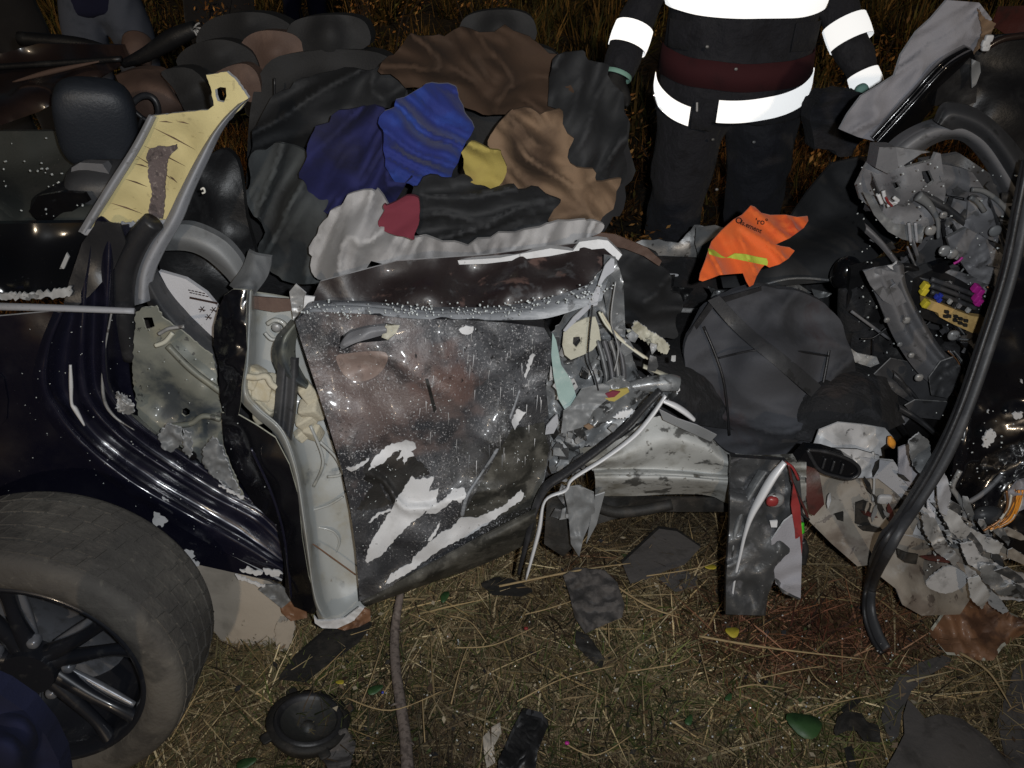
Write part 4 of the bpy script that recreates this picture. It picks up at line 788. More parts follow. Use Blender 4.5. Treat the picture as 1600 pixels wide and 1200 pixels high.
cs('frosted_plastic_sheet', [(1205, 845, 0), (1225, 815, 0), (1245, 800, 0), (1253, 870, 0), (1251, 935, -.02), (1240, 930, -.01), (1225, 922, 0), (1212, 912, 0), (1208, 880, 0)], 'airbag_grey', off=-.095, amp=.012, freq=12, style='cloth', edge='primer')
cs('red_tape', [(1240, 755), (1250, 790), (1254, 840), (1252, 885), (1244, 880), (1242, 830), (1236, 790)], 'red_plastic', off=-.10, amp=.004, freq=14)
c0 = P(1211, 781, side(1211, 781) - .10)
nut = blob('seat_belt_bolt', c0, (.018, .010, .018), 'bare_metal', car, e=.9); blob('red_cap', c0 + Vector((-.008, -.007, .003)), (.012, .008, .012), 'red_plastic', nut, e=.8)
cs('pale_clip', [(1186, 858), (1192, 872), (1204, 890), (1200, 888), (1187, 872)], 'teal_edge', off=-.10, amp=.002)
tube('pillar_crossbar', pxpath([(1166, 888), (1184, 892), (1206, 898)], off=-.10), .007, 'primer_dim', car)
cs('white_clip', [(1203, 815), (1215, 814), (1214, 824), (1205, 824)], 'primer', off=-.10, amp=0)
tube('green_connector', pxpath([(1251, 817), (1252, 832)], off=-.08), .007, 'green_plastic', car, 6)
tube('black_clip', pxpath([(1254, 845), (1258, 860), (1254, 880)], off=-.08), .008, 'plastic_black', car, 8)
for pts in ([(1232, 725), (1240, 760), (1255, 790), (1262, 808)], [(1236, 750), (1246, 772), (1252, 800), (1264, 812)], [(1225, 722), (1238, 730), (1248, 750)]):
    tube('belt_cord', pxpath(pts, off=-.09), .003, rr.choice(['dark_red', 'rubber', 'red_plastic']), car, 5)

# floor and sill parts to the right
cs('right_white_sill', [(1280, 672, .1), (1310, 660, .1), (1350, 664, .1), (1384, 670, .1), (1396, 684, .1), (1376, 700, .08), (1378, 712, .07), (1300, 712, .06), (1270, 700, .08)], 'white_sill', off=.0, amp=.006, freq=10, style='crumple', edge='primer')
cs('right_inner_sill', [(1290, 700, .06), (1340, 702, .06), (1374, 712, .06), (1372, 744, .05), (1330, 748, .05), (1300, 735, .05)], 'white_sill', off=-.0, amp=.006, freq=14, style='crumple', edge='rubber')
tube('amber_lamp_bit', pxpath([(1390, 682), (1393, 692), (1396, 700)], off=.04), [.004, .009, .003], 'amber', car, 8)
cs('beige_floor_panel', [(1238, 725, .08), (1300, 730, .08), (1330, 716, .08), (1398, 722, .08), (1420, 760, .08), (1440, 800, .06), (1420, 850, .05), (1380, 880, .04), (1340, 885, .03), (1300, 850, .04), (1262, 812, .06), (1240, 790, .07)], 'beige_floor', off=.0, amp=.009, freq=8, style='crumple', edge='primer', th=.01, sp=7)
tube('floor_seam', pxpath([(1364, 706), (1366, 750), (1364, 784)], off=.055), .003, 'primer_dim', car, 6)
cs('pale_bracket', [(1334, 722), (1344, 714), (1398, 722), (1412, 745), (1440, 790), (1430, 800), (1400, 770), (1372, 748), (1338, 746)], 'grey_trim', off=.05, amp=.005, freq=10, edge='primer_dim')
blob('floor_grommet', P(1382, 780, side(1382, 780) + .04), (.016, .006, .012), 'white_sill', car, e=.5)
for q in ([(1338, 786), (1350, 782), (1362, 788), (1356, 810), (1366, 830), (1350, 822), (1336, 818)], [(1364, 772), (1374, 780), (1386, 806), (1380, 812), (1370, 790)], [(1304, 804), (1318, 800), (1318, 815), (1308, 812)]):
    cs('floor_hole_cover', q, 'mud_black', off=.04, amp=.003)
pl = [(1245, 722), (1262, 703), (1290, 706), (1322, 716), (1340, 728), (1342, 740), (1330, 748), (1310, 745), (1280, 734)]
ped = cs('pedal', pl, 'gloss_black', off=-.02, amp=.003, freq=8, th=.03, label='long rounded black pedal pad over the beige floor')
tube('pedal_rim', pxpath(pl[1:] + pl[1:2], off=-.024), .004, 'rubber', ped, 8)
for x in (1290, 1304, 1318): tube('pedal_groove', pxpath([(x, 716 + (x - 1290) * .3), (x - 5, 732 + (x - 1290) * .3)], off=-.025), .003, 'rubber', ped, 6)
cs('brown_strap', [(1250, 722, .02), (1278, 726, .02), (1284, 760, .0), (1288, 788, 0), (1272, 806, -.01), (1264, 802, 0)], 'dark_red', off=-.01, amp=.003, th=.004, edge='rubber')
cs('lower_floor_panel', [(1388, 852, .0), (1410, 835, .02), (1470, 850, .05), (1500, 858, .05), (1510, 900, .03), (1520, 930, .0), (1500, 960, -.02), (1440, 962, -.05), (1410, 945, -.05), (1400, 920, -.04), (1372, 898, -.02)], 'beige_floor', off=.03, amp=.008, freq=8, style='crumple', edge='primer', th=.012, sp=6)
cs('white_scraped_patch', cv([(690, 240), (760, 170), (820, 150), (870, 170), (910, 210), (880, 260), (800, 290), (740, 280)], 1240, 840, 3.333), 'white_sill', off=.0, amp=.004, jag=1.2, rnd_=True)
cs('dark_stain_flap', cv([(540, 60), (590, 80), (650, 90), (640, 140), (580, 130), (545, 105)], 1240, 840, 3.333), 'mud_black', off=-.0, amp=.006, freq=20, style='crumple')
cs('dark_stain_flap', cv([(660, 100), (740, 92), (830, 110), (860, 130), (800, 132), (700, 118)], 1240, 840, 3.333), 'dark_red', off=-.0, amp=.004)
cs('wing_underbody', [(1396, 850, .06), (1440, 790, .08), (1470, 770, .1), (1500, 840, .08), (1540, 880, .08), (1610, 900, .08), (1610, 940, .05), (1520, 935, .03), (1480, 905, .04), (1440, 860, .05)], 'white_sill', off=.03, amp=.015, freq=10, style='crumple', edge='primer', jag=2)
rr = random.Random(33)
for k in range(34):
    t = rr.random(); x = 1430 + rr.random() * 175; y = 800 + (x - 1430) * .5 + rr.uniform(-50, 60)
    if y > 945: continue
    s = rr.uniform(5, 20); a = rr.uniform(0, 3.14)
    u_ = rr.uniform(.2, 1.5); q = [(x + math.cos(t_) * s * rr.uniform(.8, 1.9) * math.cos(u_) - math.sin(t_) * s * .45 * math.sin(u_), y + math.cos(t_) * s * rr.uniform(.8, 1.9) * math.sin(u_) + math.sin(t_) * s * .45 * math.cos(u_)) for t_ in (0, .9, 1.9, 3.0, 4.1, 5.2)]
    cs('metal_shard', q, rr.choice(['white_sill', 'crushed', 'crushed_dark', 'beige_floor', 'bare_metal', 'plastic_black', 'primer_dim']), off=rr.uniform(-.03, .05), amp=.008, freq=25, style='crumple', sp=5, th=.002, edge='primer')
for i, (q, m_) in enumerate((([(1470, 800), (1492, 795), (1510, 822), (1540, 838), (1568, 850), (1560, 866), (1520, 858), (1486, 832)], 'primer_dim'), ([(1500, 850), (1520, 846), (1535, 870), (1560, 882), (1590, 900), (1580, 915), (1545, 902), (1512, 880)], 'white_sill'),
        ([(1440, 800), (1462, 812), (1480, 850), (1500, 872), (1492, 884), (1462, 862), (1444, 830)], 'bare_metal'), ([(1530, 880), (1556, 884), (1570, 910), (1600, 920), (1604, 936), (1562, 930), (1536, 908)], 'crushed'),
        ([(1512, 905), (1530, 900), (1548, 930), (1534, 952), (1516, 934)], 'primer_dim'), ([(1420, 690), (1436, 676), (1452, 690), (1456, 720), (1440, 742), (1426, 728)], 'crushed'), ([(1462, 742), (1476, 736), (1486, 770), (1480, 806), (1468, 800)], 'grey_trim'))):
    cs('bent_metal_strip', q, m_, off=-.01 - .005 * i, amp=.008, freq=9, style='crumple', edge='primer', jag=1.2, th=.003, sp=4)
cs('grey_hanging_liner', [(1404, 700, .08), (1430, 690, .08), (1450, 700, .06), (1455, 740, .05), (1420, 760, .05), (1404, 740, .06)], 'airbag_grey', off=.0, amp=.02, freq=12, style='cloth')
cs('pale_channel', [(1448, 762, 0), (1460, 762, 0), (1462, 800, 0), (1458, 830, 0), (1450, 815, 0)], 'airbag_white', off=.02, amp=.003)

# interior heap to the right: dash frame, brackets, fuse box
cs('bulkhead', [(1330, 420, .0), (1480, 380, .1), (1600, 300, .1), (1640, 330, .1), (1640, 860, -.1), (1500, 800, -.1), (1400, 690, -.1), (1330, 640, -.05), (1318, 520, 0)], 'plastic_black', base=1.78, amp=.03, freq=6, style='crumple', th=.02)
cs('black_floor_mat', [(1235, 340, 0), (1262, 300, .05), (1300, 255, .1), (1345, 245, .1), (1392, 250, .1), (1420, 330, 0), (1405, 375, -.1), (1360, 410, -.2), (1300, 440, -.25), (1230, 446, -.25), (1130, 450, -.2), (1120, 400, -.05)], 'coal_cloth', base=2.15, amp=.02, freq=4, style='cloth', th=.012, label='black panel lying behind the orange vest')
kb = blob('gear_knob', P(1322, 427, 1.80), (.036, .036, .045), 'gloss_black', car, rot=(0, .2, 0), e=.9)
tube('gear_boot', pxpath([(1326, 445), (1336, 490), (1350, 545), (1362, 600)], 1.78), [.026, .045, .065, .085], 'carpet', car, 16)
tube('console_edge', pxpath([(1368, 508), (1330, 486), (1390, 530)][1:] , 1.68), .004, 'plastic_grey', car, 6)
tube('console_edge', pxpath([(1140, 462), (1230, 436), (1300, 438)], 1.86), .004, 'crushed', car, 6)
cs('pale_connector', [(1330, 545), (1340, 552), (1370, 558), (1374, 568), (1360, 574), (1336, 566)], 'primer_dim', base=1.62, amp=.008, freq=20, style='crumple')
cs('glove_box_flap', [(1366, 585, 0), (1392, 560, .03), (1440, 570, .03), (1500, 590, .02), (1496, 625, 0), (1440, 640, -.02), (1400, 615, -.02)], 'plastic_dark', base=1.62, amp=.008, freq=8, style='crumple', edge='primer_dim')
cs('lower_dash_flap', [(1414, 634), (1430, 625), (1480, 628), (1490, 640), (1470, 656), (1430, 652)], 'plastic_dark', base=1.56, amp=.006, freq=12, edge='primer_dim')

dashb = 1.72
arch = loft('wheel_arch_frame', [[(1352, 330, .0), (1380, 240, 0), (1440, 195, 0), (1510, 185, 0), (1570, 225, 0), (1620, 300, 0)], [(1362, 330, -.05), (1392, 250, -.05), (1448, 205, -.05), (1510, 198, -.05), (1560, 235, -.05), (1612, 320, -.05)], [(1374, 332, -.05), (1404, 262, -.05), (1450, 220, -.05), (1505, 212, -.05), (1550, 250, -.05), (1600, 340, -.05)], [(1380, 335, .0), (1412, 270, 0), (1455, 228, 0), (1500, 220, 0), (1542, 262, 0), (1590, 350, .0)]],
     'plastic_grey', car, nu=50, nv=16, base=dashb + .05, th=.012, amp=.003)
loft('dash_hood', [[(1462, 190, 0), (1480, 162, 0), (1530, 172, 0), (1580, 215, 0), (1620, 270, 0)], [(1470, 195, -.04), (1490, 180, -.04), (1535, 196, -.04), (1570, 232, -.04), (1612, 300, -.04)], [(1490, 205, 0), (1510, 205, 0), (1540, 226, 0), (1565, 262, 0), (1605, 330, 0)]], 'plastic_dark', car, nu=30, nv=14, base=dashb, th=.012, amp=.003)
cs('dash_shell', [(1338, 290, .05), (1352, 262, .04), (1372, 228, .03), (1400, 230, 0), (1470, 240, 0), (1478, 300, -.01), (1470, 345, .0), (1445, 358, 0), (1440, 378, -.01), (1410, 374, 0), (1395, 350, .01), (1368, 330, .03), (1345, 312, .05)], 'plastic_grey', base=dashb - .02, ctrl=[(1420, 290, -.03)], amp=.010, freq=10, style='crumple', sp=6, th=.012, edge='primer_dim',
   holes=[[(1412, 258), (1440, 240), (1464, 236), (1458, 250), (1415, 262)], [(1440, 268), (1452, 266), (1460, 284), (1452, 290), (1443, 282)], [(1394, 286), (1402, 284), (1408, 294), (1400, 298)]])
cs('dash_carrier', [(1440, 250, 0), (1500, 240, 0), (1560, 280, 0), (1600, 340, 0), (1590, 420, 0), (1570, 520, 0), (1540, 560, 0), (1500, 545, 0), (1440, 520, 0), (1410, 470, 0), (1400, 420, 0), (1440, 390, 0), (1470, 350, 0)], 'plastic_dark', base=dashb + .06, amp=.016, freq=8, style='crumple', th=.02, edge='plastic_grey',
   holes=[[(1460, 400), (1490, 395), (1500, 415), (1470, 425)], [(1530, 440), (1556, 450), (1550, 480), (1528, 470)]])
cs('steering_column_cover', [(1490, 310, 0), (1530, 320, 0), (1545, 380, 0), (1570, 400, 0), (1560, 440, 0), (1520, 430, 0), (1484, 400, 0), (1476, 350, 0)], 'plastic_grey', base=dashb - .0, ctrl=[(1520, 375, -.05)], amp=.012, freq=11, style='crumple', th=.02, edge='plastic_dark')
cs('dash_block', [(1374, 230), (1400, 230), (1404, 262), (1388, 272), (1368, 262)], 'plastic_grey', base=dashb - .045, amp=.003, th=.05)
cs('pale_worn_rim', [(1348, 300), (1365, 306), (1378, 330), (1398, 350), (1420, 352), (1446, 354), (1440, 380), (1410, 374), (1388, 362), (1366, 336)], 'grey_trim_dark', base=dashb - .04, amp=.008, freq=18, style='crumple', edge='primer_dim')
loft('bracket_plate', [[(1462, 255, 0), (1500, 262, 0), (1520, 270, 0)], [(1470, 280, -.03), (1505, 285, -.03), (1540, 300, -.02)], [(1480, 305, 0), (1520, 312, 0), (1550, 330, 0)]], 'plastic_grey', car, nu=20, nv=14, base=dashb - .01, th=.008, amp=.006, freq=12)
cs('vent_duct', [(1515, 300, 0), (1540, 302, 0), (1575, 330, 0), (1590, 360, 0), (1572, 385, 0), (1540, 372, 0), (1510, 345, 0)], 'plastic_grey', base=dashb - .02, ctrl=[(1550, 340, -.05)], amp=.006, freq=10, th=.02, sp=5)
blob('vent_disc', P(1555, 361, dashb - .075), (.014, .006, .014), 'grey_trim_dark', car, e=1)
tube('duct_rib', pxpath([(1518, 296), (1540, 300), (1568, 322), (1590, 355)], dashb - .05), .006, 'grey_trim_dark', car, 6)
tube('duct_rib', pxpath([(1516, 308), (1528, 316), (1538, 330)], dashb - .07), .006, 'grey_trim_dark', car, 6)
tube('hinge_arm', pxpath([(1434, 306), (1450, 318), (1462, 336), (1466, 350), (1466, 372)], dashb - .06), [.012, .009, .006, .005, .004], 'grey_trim_dark', car, 8)
for q in ([(1380, 298), (1384, 312), (1396, 320)], [(1396, 308), (1404, 314)], [(1372, 304), (1378, 318)], [(1386, 322), (1402, 316)]): tube('white_clip', pxpath(q, dashb - .07), .0045, 'primer', car, 6)
tube('red_wire', pxpath([(1384, 308), (1388, 316), (1394, 322)], dashb - .078), .003, 'red_plastic', car, 5)
for x in (1420, 1430): tube('dash_rib', pxpath([(x, 348), (x + 3, 378)], dashb - .055), .004, 'grey_trim', car, 6)
for (x, y, r_) in ((1454, 360, .012), (1476, 392, .013), (1488, 397, .012), (1474, 336, .008), (1416, 500, .009), (1490, 524, .013), (1436, 590, .010), (1424, 555, .007), (1386, 500, .007), (1406, 538, .006)):
    blob('bolt_head', P(x, y, dashb - .09 if y < 420 else 1.56), (r_, r_ * .6, r_), 'bare_metal', car, e=.8)
cs('dark_mount', [(1455, 415), (1478, 408), (1486, 420), (1472, 428), (1458, 424)], 'gloss_black', base=1.62, amp=.003, th=.02)
for q in ([(1480, 372, 0), (1510, 356, 0), (1540, 372, 0), (1550, 410, 0), (1530, 420, 0), (1490, 404, 0)], [(1470, 420, 0), (1500, 425, 0), (1540, 440, 0), (1560, 470, 0), (1540, 480, 0), (1495, 455, 0)], [(1500, 408, 0), (1560, 420, 0), (1580, 430, 0), (1560, 450, 0), (1520, 436, 0)], [(1430, 430, 0), (1460, 420, 0), (1500, 450, 0), (1490, 462, 0), (1446, 450, 0)]):
    cs('cable_tray', q, rr.choice(['plastic_dark', 'plastic_grey']), base=1.64, amp=.012, freq=14, style='crumple', th=.01, edge='grey_trim_dark')
# bent bracket beam with holes
loft('bracket_beam', [[(1350, 425, 0), (1372, 470, 0), (1398, 530, 0), (1432, 580, 0), (1470, 612, 0)], [(1372, 420, -.03), (1392, 465, -.03), (1415, 520, -.03), (1448, 565, -.03), (1484, 600, -.03)], [(1385, 418, -.01), (1404, 462, -.01), (1426, 512, -.01), (1458, 555, -.01), (1492, 592, -.01)], [(1404, 415, -.03), (1412, 450, -.03), (1436, 500, -.03), (1466, 548, -.03), (1498, 580, -.03)], [(1412, 414, 0), (1418, 450, 0), (1442, 498, 0), (1472, 545, 0), (1502, 572, 0)]], 'plastic_grey', car, nu=40, nv=24, base=1.60, th=.01, amp=.004, freq=12)
cs('bracket_plate', [(1350, 425), (1368, 418), (1400, 426), (1412, 430), (1402, 446), (1420, 470), (1400, 480), (1380, 470), (1360, 446)], 'plastic_grey', base=1.58, amp=.006, freq=14, style='crumple', edge='grey_trim', holes=[[(1382, 440), (1394, 436), (1400, 444), (1390, 450)]])
cs('beam_foot', [(1452, 590), (1470, 565), (1490, 558), (1502, 575), (1500, 600), (1480, 622), (1456, 618)], 'plastic_dark', base=1.56, amp=.008, freq=18, style='crumple', edge='primer_dim')
cs('white_peg', cv([(355, 585), (385, 580), (405, 560), (400, 590), (412, 605), (400, 612), (370, 598)], 1280, 240, 3.333), 'primer', base=1.58, amp=0)
# fuse box
cs('fuse_housing', cv([(490, 650), (600, 600), (700, 640), (880, 740), (880, 830), (850, 940), (740, 920), (600, 880), (520, 850), (470, 780)], 1280, 240, 3.333), 'plastic_black', base=1.62, amp=.004, th=.04, edge='plastic_dark')
fb = cs('fuse_box', cv([(545, 755), (575, 760), (700, 810), (790, 845), (862, 855), (850, 935), (800, 935), (700, 890), (625, 850), (620, 830), (550, 805)], 1280, 240, 3.333), 'fuse_tan', base=1.585, amp=.002, th=.02, label='tan fuse box with small coloured fuses')
for (x, y) in ((668, 826), (662, 850), (715, 850), (740, 862), (768, 872), (712, 870), (738, 884), (764, 895), (680, 848)):
    q = cv([(x - 11, y - 8), (x + 10, y - 6), (x + 8, y + 9), (x - 12, y + 7)], 1280, 240, 3.333); sheet('fuse_slot', q, 'mud_black', fb, base=1.578, amp=0, th=.006)
for (x, y, m_) in ((550, 690, 'yellow_plastic'), (545, 715, 'yellow_plastic'), (553, 780, 'yellow_plastic'), (612, 745, 'blue_plastic'), (630, 740, 'blue_plastic'), (625, 762, 'blue_plastic'), (680, 770, 'primer_dim'), (728, 792, 'plastic_grey'), (775, 815, 'primer_dim'), (815, 700, 'magenta'), (835, 720, 'magenta'), (820, 750, 'magenta'), (828, 770, 'magenta')):
    c_ = P(1280 + x / 3.333, 240 + y / 3.333, 1.575); s = .0085 if m_ in ('magenta', 'yellow_plastic') else .005
    blob('fuse', c_, (s * .75, s, s * 1.1), m_, fb, rot=(.1, .3, 0), e=.25)
tube('pink_wire', pxpath([(1490, 412), (1498, 408), (1504, 402)], 1.56), .003, 'magenta', car, 5)
for y0 in (436, 446, 456): tube('relay_rail', pxpath([(1455, y0), (1490, y0 + 12), (1525, y0 + 26)], 1.60), .006, 'plastic_dark', car, 6)
for k in range(16):
    x = rr.uniform(1340, 1500); y = rr.uniform(380, 640); L = rr.uniform(20, 60); a = rr.uniform(-.8, 1.6)
    tube('loose_wire', pxpath([(x, y), (x + L * .5 * math.cos(a), y + L * .5 * math.sin(a) + rr.uniform(-8, 8)), (x + L * math.cos(a), y + L * math.sin(a))], 1.66), .0025, rr.choice(['rubber', 'plastic_grey', 'rubber', 'grey_trim_dark']), car, 5)
for k in range(60):
    x = rr.uniform(1350, 1590); y = rr.uniform(270, 660); s = rr.uniform(4, 15); a = rr.uniform(0, 3.14)
    q = [(x + math.cos(a + t_) * s * rr.uniform(.4, 1.1), y + math.sin(a + t_) * s * rr.uniform(.4, 1.1)) for t_ in (0, 1.5, 3, 4.4)]
    cs('broken_plastic', q, rr.choice(['plastic_dark', 'plastic_grey', 'plastic_black', 'plastic_dark']), base=1.70 - max(0, y - 400) * .0005, amp=.006, freq=20, style='crumple', sp=5, th=.004)
for k in range(34):
    x = rr.uniform(1340, 1560); y = rr.uniform(260, 650); L = rr.uniform(25, 90); a = rr.uniform(.2, 1.4); wd = rr.uniform(4, 10)
    c_, s2 = math.cos(a), math.sin(a); q = [(x, y, 0), (x + c_ * L * .5, y + s2 * L * .5 - 4, -.01), (x + c_ * L, y + s2 * L, .0)]
    loft('trim_strip', [[(u, v - wd, d) for u, v, d in q], [(u + wd * .3, v, d - .012) for u, v, d in q], [(u, v + wd, d) for u, v, d in q]], rr.choice(['plastic_dark', 'plastic_grey', 'plastic_black', 'plastic_dark', 'crushed_dark']), car, nu=12, nv=6, base=1.67 - max(0, y - 400) * .0004 + rr.uniform(-.02, .03), th=.004, amp=.006, freq=20, style='crumple')
for k in range(7):
    x = rr.uniform(1450, 1560); y = rr.uniform(380, 560)
    for j in range(4): tube('loom_wire', pxpath([(x + j * 3, y), (x + 18 + j * 2, y + 25 + rr.uniform(-6, 6)), (x + 6 + j * 3, y + 55), (x + 26 + j * 2, y + 84)], 1.60), .0022, rr.choice(['rubber', 'rubber', 'grey_trim_dark', 'copper', 'rubber']), car, 5)
for k in range(12):
    x = rr.uniform(1290, 1440); y = rr.uniform(720, 900)
    if y - 720 < (1340 - x) * .6 or y > 830 + (x - 1290) * .5: continue
    u_ = rr.uniform(0, 3); s_2 = rr.uniform(4, 14); q = [(x + math.cos(t_) * s_2 * 1.5 * math.cos(u_) - math.sin(t_) * s_2 * .4 * math.sin(u_), y + math.cos(t_) * s_2 * 1.5 * math.sin(u_) + math.sin(t_) * s_2 * .4 * math.cos(u_)) for t_ in (0, 1.1, 2.2, 3.3, 4.6)]
    cs('floor_scrap', q, rr.choice(['white_sill', 'beige_floor', 'mud_black', 'mud_black', 'dark_red', 'grey_trim_dark']), off=.035, amp=.006, freq=20, style='crumple', sp=5, th=.002)
# right dark door shell and trim
cs('front_wing_shell', [(1640, 300, .05), (1590, 360, .05), (1560, 480, .02), (1520, 600, 0), (1490, 720, 0), (1480, 800, 0), (1500, 850, 0), (1560, 860, 0), (1640, 880, 0)], 'black_paint', base=lambda x, y: side(x, y) + .12, amp=.03, freq=5, style='crumple', th=.01, sp=9)
cs('dark_windscreen_base', [(1500, 160, 0), (1530, 70, .05), (1560, 55, .05), (1640, 50, .05), (1640, 320, -.1), (1600, 260, -.05), (1560, 200, -.05)], 'plastic_black', base=1.95, amp=.012, freq=5, th=.02)
tube('windscreen_pillar', pxpath([(1640, 52), (1570, 60), (1535, 80)], 1.98), .008, 'roof_brown', car)
cs('upper_red_panel', [(1560, 10), (1640, 8), (1640, 52), (1575, 56), (1550, 40)], 'dark_red', base=2.5, amp=.02, freq=5)
for q in (cv([(900, 450), (925, 400), (950, 390), (975, 420), (965, 450), (925, 495), (905, 490)], 1280, 560, 3.528), cv([(1065, 310), (1085, 295), (1125, 298), (1120, 325), (1080, 335)], 1280, 560, 3.528), cv([(1105, 115), (1120, 118), (1122, 140), (1112, 132)], 1280, 560, 3.528), cv([(930, 290), (938, 285), (936, 305)], 1280, 560, 3.528)):
    cs('chipped_white_patch', q, 'primer', off=.06, amp=.004, jag=2, sp=3)
tube('wing_crease', pxpath([(1503, 790), (1530, 775), (1550, 758), (1566, 742)], off=.07), .006, 'plastic_grey', car, 8)
tube('wing_crease', pxpath([(1500, 735), (1488, 760), (1496, 775), (1508, 800), (1500, 830)], off=.05), .006, 'bare_metal', car, 8)
cs('pale_inner_wing', [(1495, 830, 0), (1520, 835, 0), (1560, 846, 0), (1584, 868, .0), (1560, 880, 0), (1530, 868, 0), (1505, 850, 0)], 'beige_floor', off=.02, amp=.008, freq=10, style='crumple', edge='primer')
blob('round_cover', P(1545, 805, side(1545, 805) + .05), (.035, .02, .022), 'plastic_dark', car, e=.9)
for k in range(9):
    x = 1556 + k * 2.5
    tube('wiring_strand', pxpath([(x + 22 + rr.uniform(-6, 6), 770 + rr.uniform(-8, 4)), (x + 18, 790), (x + 6 + rr.uniform(-3, 3), 812), (x - 14 + rr.uniform(-6, 6), 826 + rr.uniform(-4, 4))], off=.0), .0028, rr.choice(['copper', 'wire_white', 'copper', 'amber']), car, 5)
cs('wiring_foil', [(1570, 775), (1590, 752), (1612, 745), (1612, 790), (1590, 800), (1574, 792)], 'airbag_grey', off=.01, amp=.012, freq=20, style='crumple')
loft('black_a_pillar', [[(1395, 240, 0), (1440, 190, 0), (1490, 130, 0), (1525, 95, 0)], [(1372, 222, -.05), (1425, 165, -.05), (1480, 105, -.05), (1520, 80, -.03)], [(1366, 218, 0), (1418, 158, 0), (1475, 98, 0), (1516, 74, 0)]], 'gloss_black', car, nu=24, nv=16, base=1.90, th=.03, amp=.004)
cs('pillar_cover', [(1470, 110, 0), (1515, 90, 0), (1530, 100, 0), (1525, 160, 0), (1490, 170, 0), (1460, 165, 0)], 'plastic_black', base=1.87, amp=.01, freq=8, th=.02)

# wheel
wh_c = Vector((-.915, .965, .305)); RO = .292; RI = .222
def wheel():
    prof = [(.100, RI - .005), (.112, RI + .006), (.114, RI + .022), (.111, RI + .045), (.106, RO - .010), (.094, RO - .004), (.06, RO - .002), (.0, RO - .0015), (-.06, RO - .002), (-.094, RO - .004), (-.104, RO - .010), (-.112, RI + .04), (-.112, RI + .02), (-.1, RI - .005)]
    n_ = 96; V = []; Fc = []
    tilt = Matrix.Rotation(R(3), 3, 'Z') @ Matrix.Rotation(R(-9), 3, 'X')
    def W(r_, yy, a): return wh_c + tilt @ Vector((math.cos(a) * r_, -yy, math.sin(a) * r_))
    for i in range(n_):
        a = 2 * math.pi * i / n_
        for (yy, r_) in prof:
            k = 0
            V.append(W(r_ + k, yy, a))
    m_ = len(prof)
    for i in range(n_):
        for j in range(m_ - 1): Fc.append((i * m_ + j, i * m_ + j + 1, ((i + 1) % n_) * m_ + j + 1, ((i + 1) % n_) * m_ + j))
    tyre = link('tyre', V, Fc, 'tyre', car, True, label='muddy worn rear tyre with black alloy rim')
    rb = random.Random(3)
    for row, (ya, yb) in enumerate(((-.088, -.062), (-.056, -.022), (-.016, .018), (.024, .056), (.062, .089))):
        nb = 44
        for i in range(nb):
            a0 = 2 * math.pi * (i + row * .5) / nb; a1 = a0 + 2 * math.pi / nb * .86; h_ = .0016 + rb.uniform(-.001, .0008); V = []
            for r_ in (RO - .012, RO + h_):
                for (aa, yy) in ((a0, ya), (a1, ya), (a1 + .03, yb), (a0 + .03, yb)): V.append(W(r_ - (.003 if abs(yy) > .085 else 0), yy, aa))
            link('tread_block', V, [(0, 3, 2, 1), (4, 5, 6, 7), (0, 1, 5, 4), (1, 2, 6, 5), (2, 3, 7, 6), (3, 0, 4, 7)], 'tyre', tyre, False)
    pr = [(.098, RI), (.106, RI - .004), (.104, RI - .012), (.07, RI - .02), (-.06, RI - .03), (-.06, .02)]
    V = []; Fc = []; n_ = 64; m_ = len(pr)
    for i in range(n_):
        for (yy, r_) in pr: V.append(W(r_, yy, 2 * math.pi * i / n_))
    for i in range(n_):
        for j in range(m_ - 1): Fc.append((i * m_ + j, i * m_ + j + 1, ((i + 1) % n_) * m_ + j + 1, ((i + 1) % n_) * m_ + j))
    link('rim', V, Fc, 'rim_black', tyre)
    V = []; Fc = []
    for i in range(32): V.append(W(.14, -.03, 2 * math.pi * i / 32))
    Fc.append(tuple(range(32))); link('brake_disc', V + [W(.14, -.04, 2 * math.pi * i / 32) for i in range(32)], Fc + [tuple(range(63, 31, -1))] + [(i, (i + 1) % 32, 32 + (i + 1) % 32, 32 + i) for i in range(32)], 'rim_silver', tyre)
    for s in range(5):
        a0 = 2 * math.pi * s / 5 + .42
        for e in (-1, 1):
            pth = [W(.035, .06, a0 + e * .25), W(.11, .072, a0 + e * .16), W(.17, .078, a0 + e * .17), W(.215, .085, a0 + e * .2)]
            tube('spoke', pth, [.020, .014, .012, .016], 'rim_black', tyre, 10)
            pth = [W(.07, .088, a0 + e * .10), W(.13, .094, a0 + e * .10), W(.21, .102, a0 + e * .14)]
            tube('polished_spoke_edge', [W(.06, .05, a0 + e * .34), W(.13, .058, a0 + e * .25), W(.20, .07, a0 + e * .25)], [.005, .009, .006], 'rim_silver', tyre, 6)
    V = [W(.048, .09, 2 * math.pi * i / 24) for i in range(24)] + [W(.052, .05, 2 * math.pi * i / 24) for i in range(24)]
    link('hub_cap', V, [tuple(range(24))] + [(i, (i + 1) % 24, 24 + (i + 1) % 24, 24 + i) for i in range(24)], 'rim_black', tyre, False)
    for s in range(5):
        a = 2 * math.pi * s / 5; c = W(.068, .07, a); blob('wheel_nut', c, (.011, .014, .011), 'rim_silver', tyre, e=.7)
    return tyre
wheel()
cs('wheel_liner', [(195, 862), (230, 866), (300, 880), (360, 893), (420, 908), (446, 922), (458, 950), (452, 985), (432, 1008), (415, 1042), (380, 1030), (345, 1000), (326, 975), (335, 955), (290, 915)], 'beige_board', off=.02, amp=.006, freq=8, th=.006, edge='slab_grey', label='beige torn wheel arch liner between tyre and door')
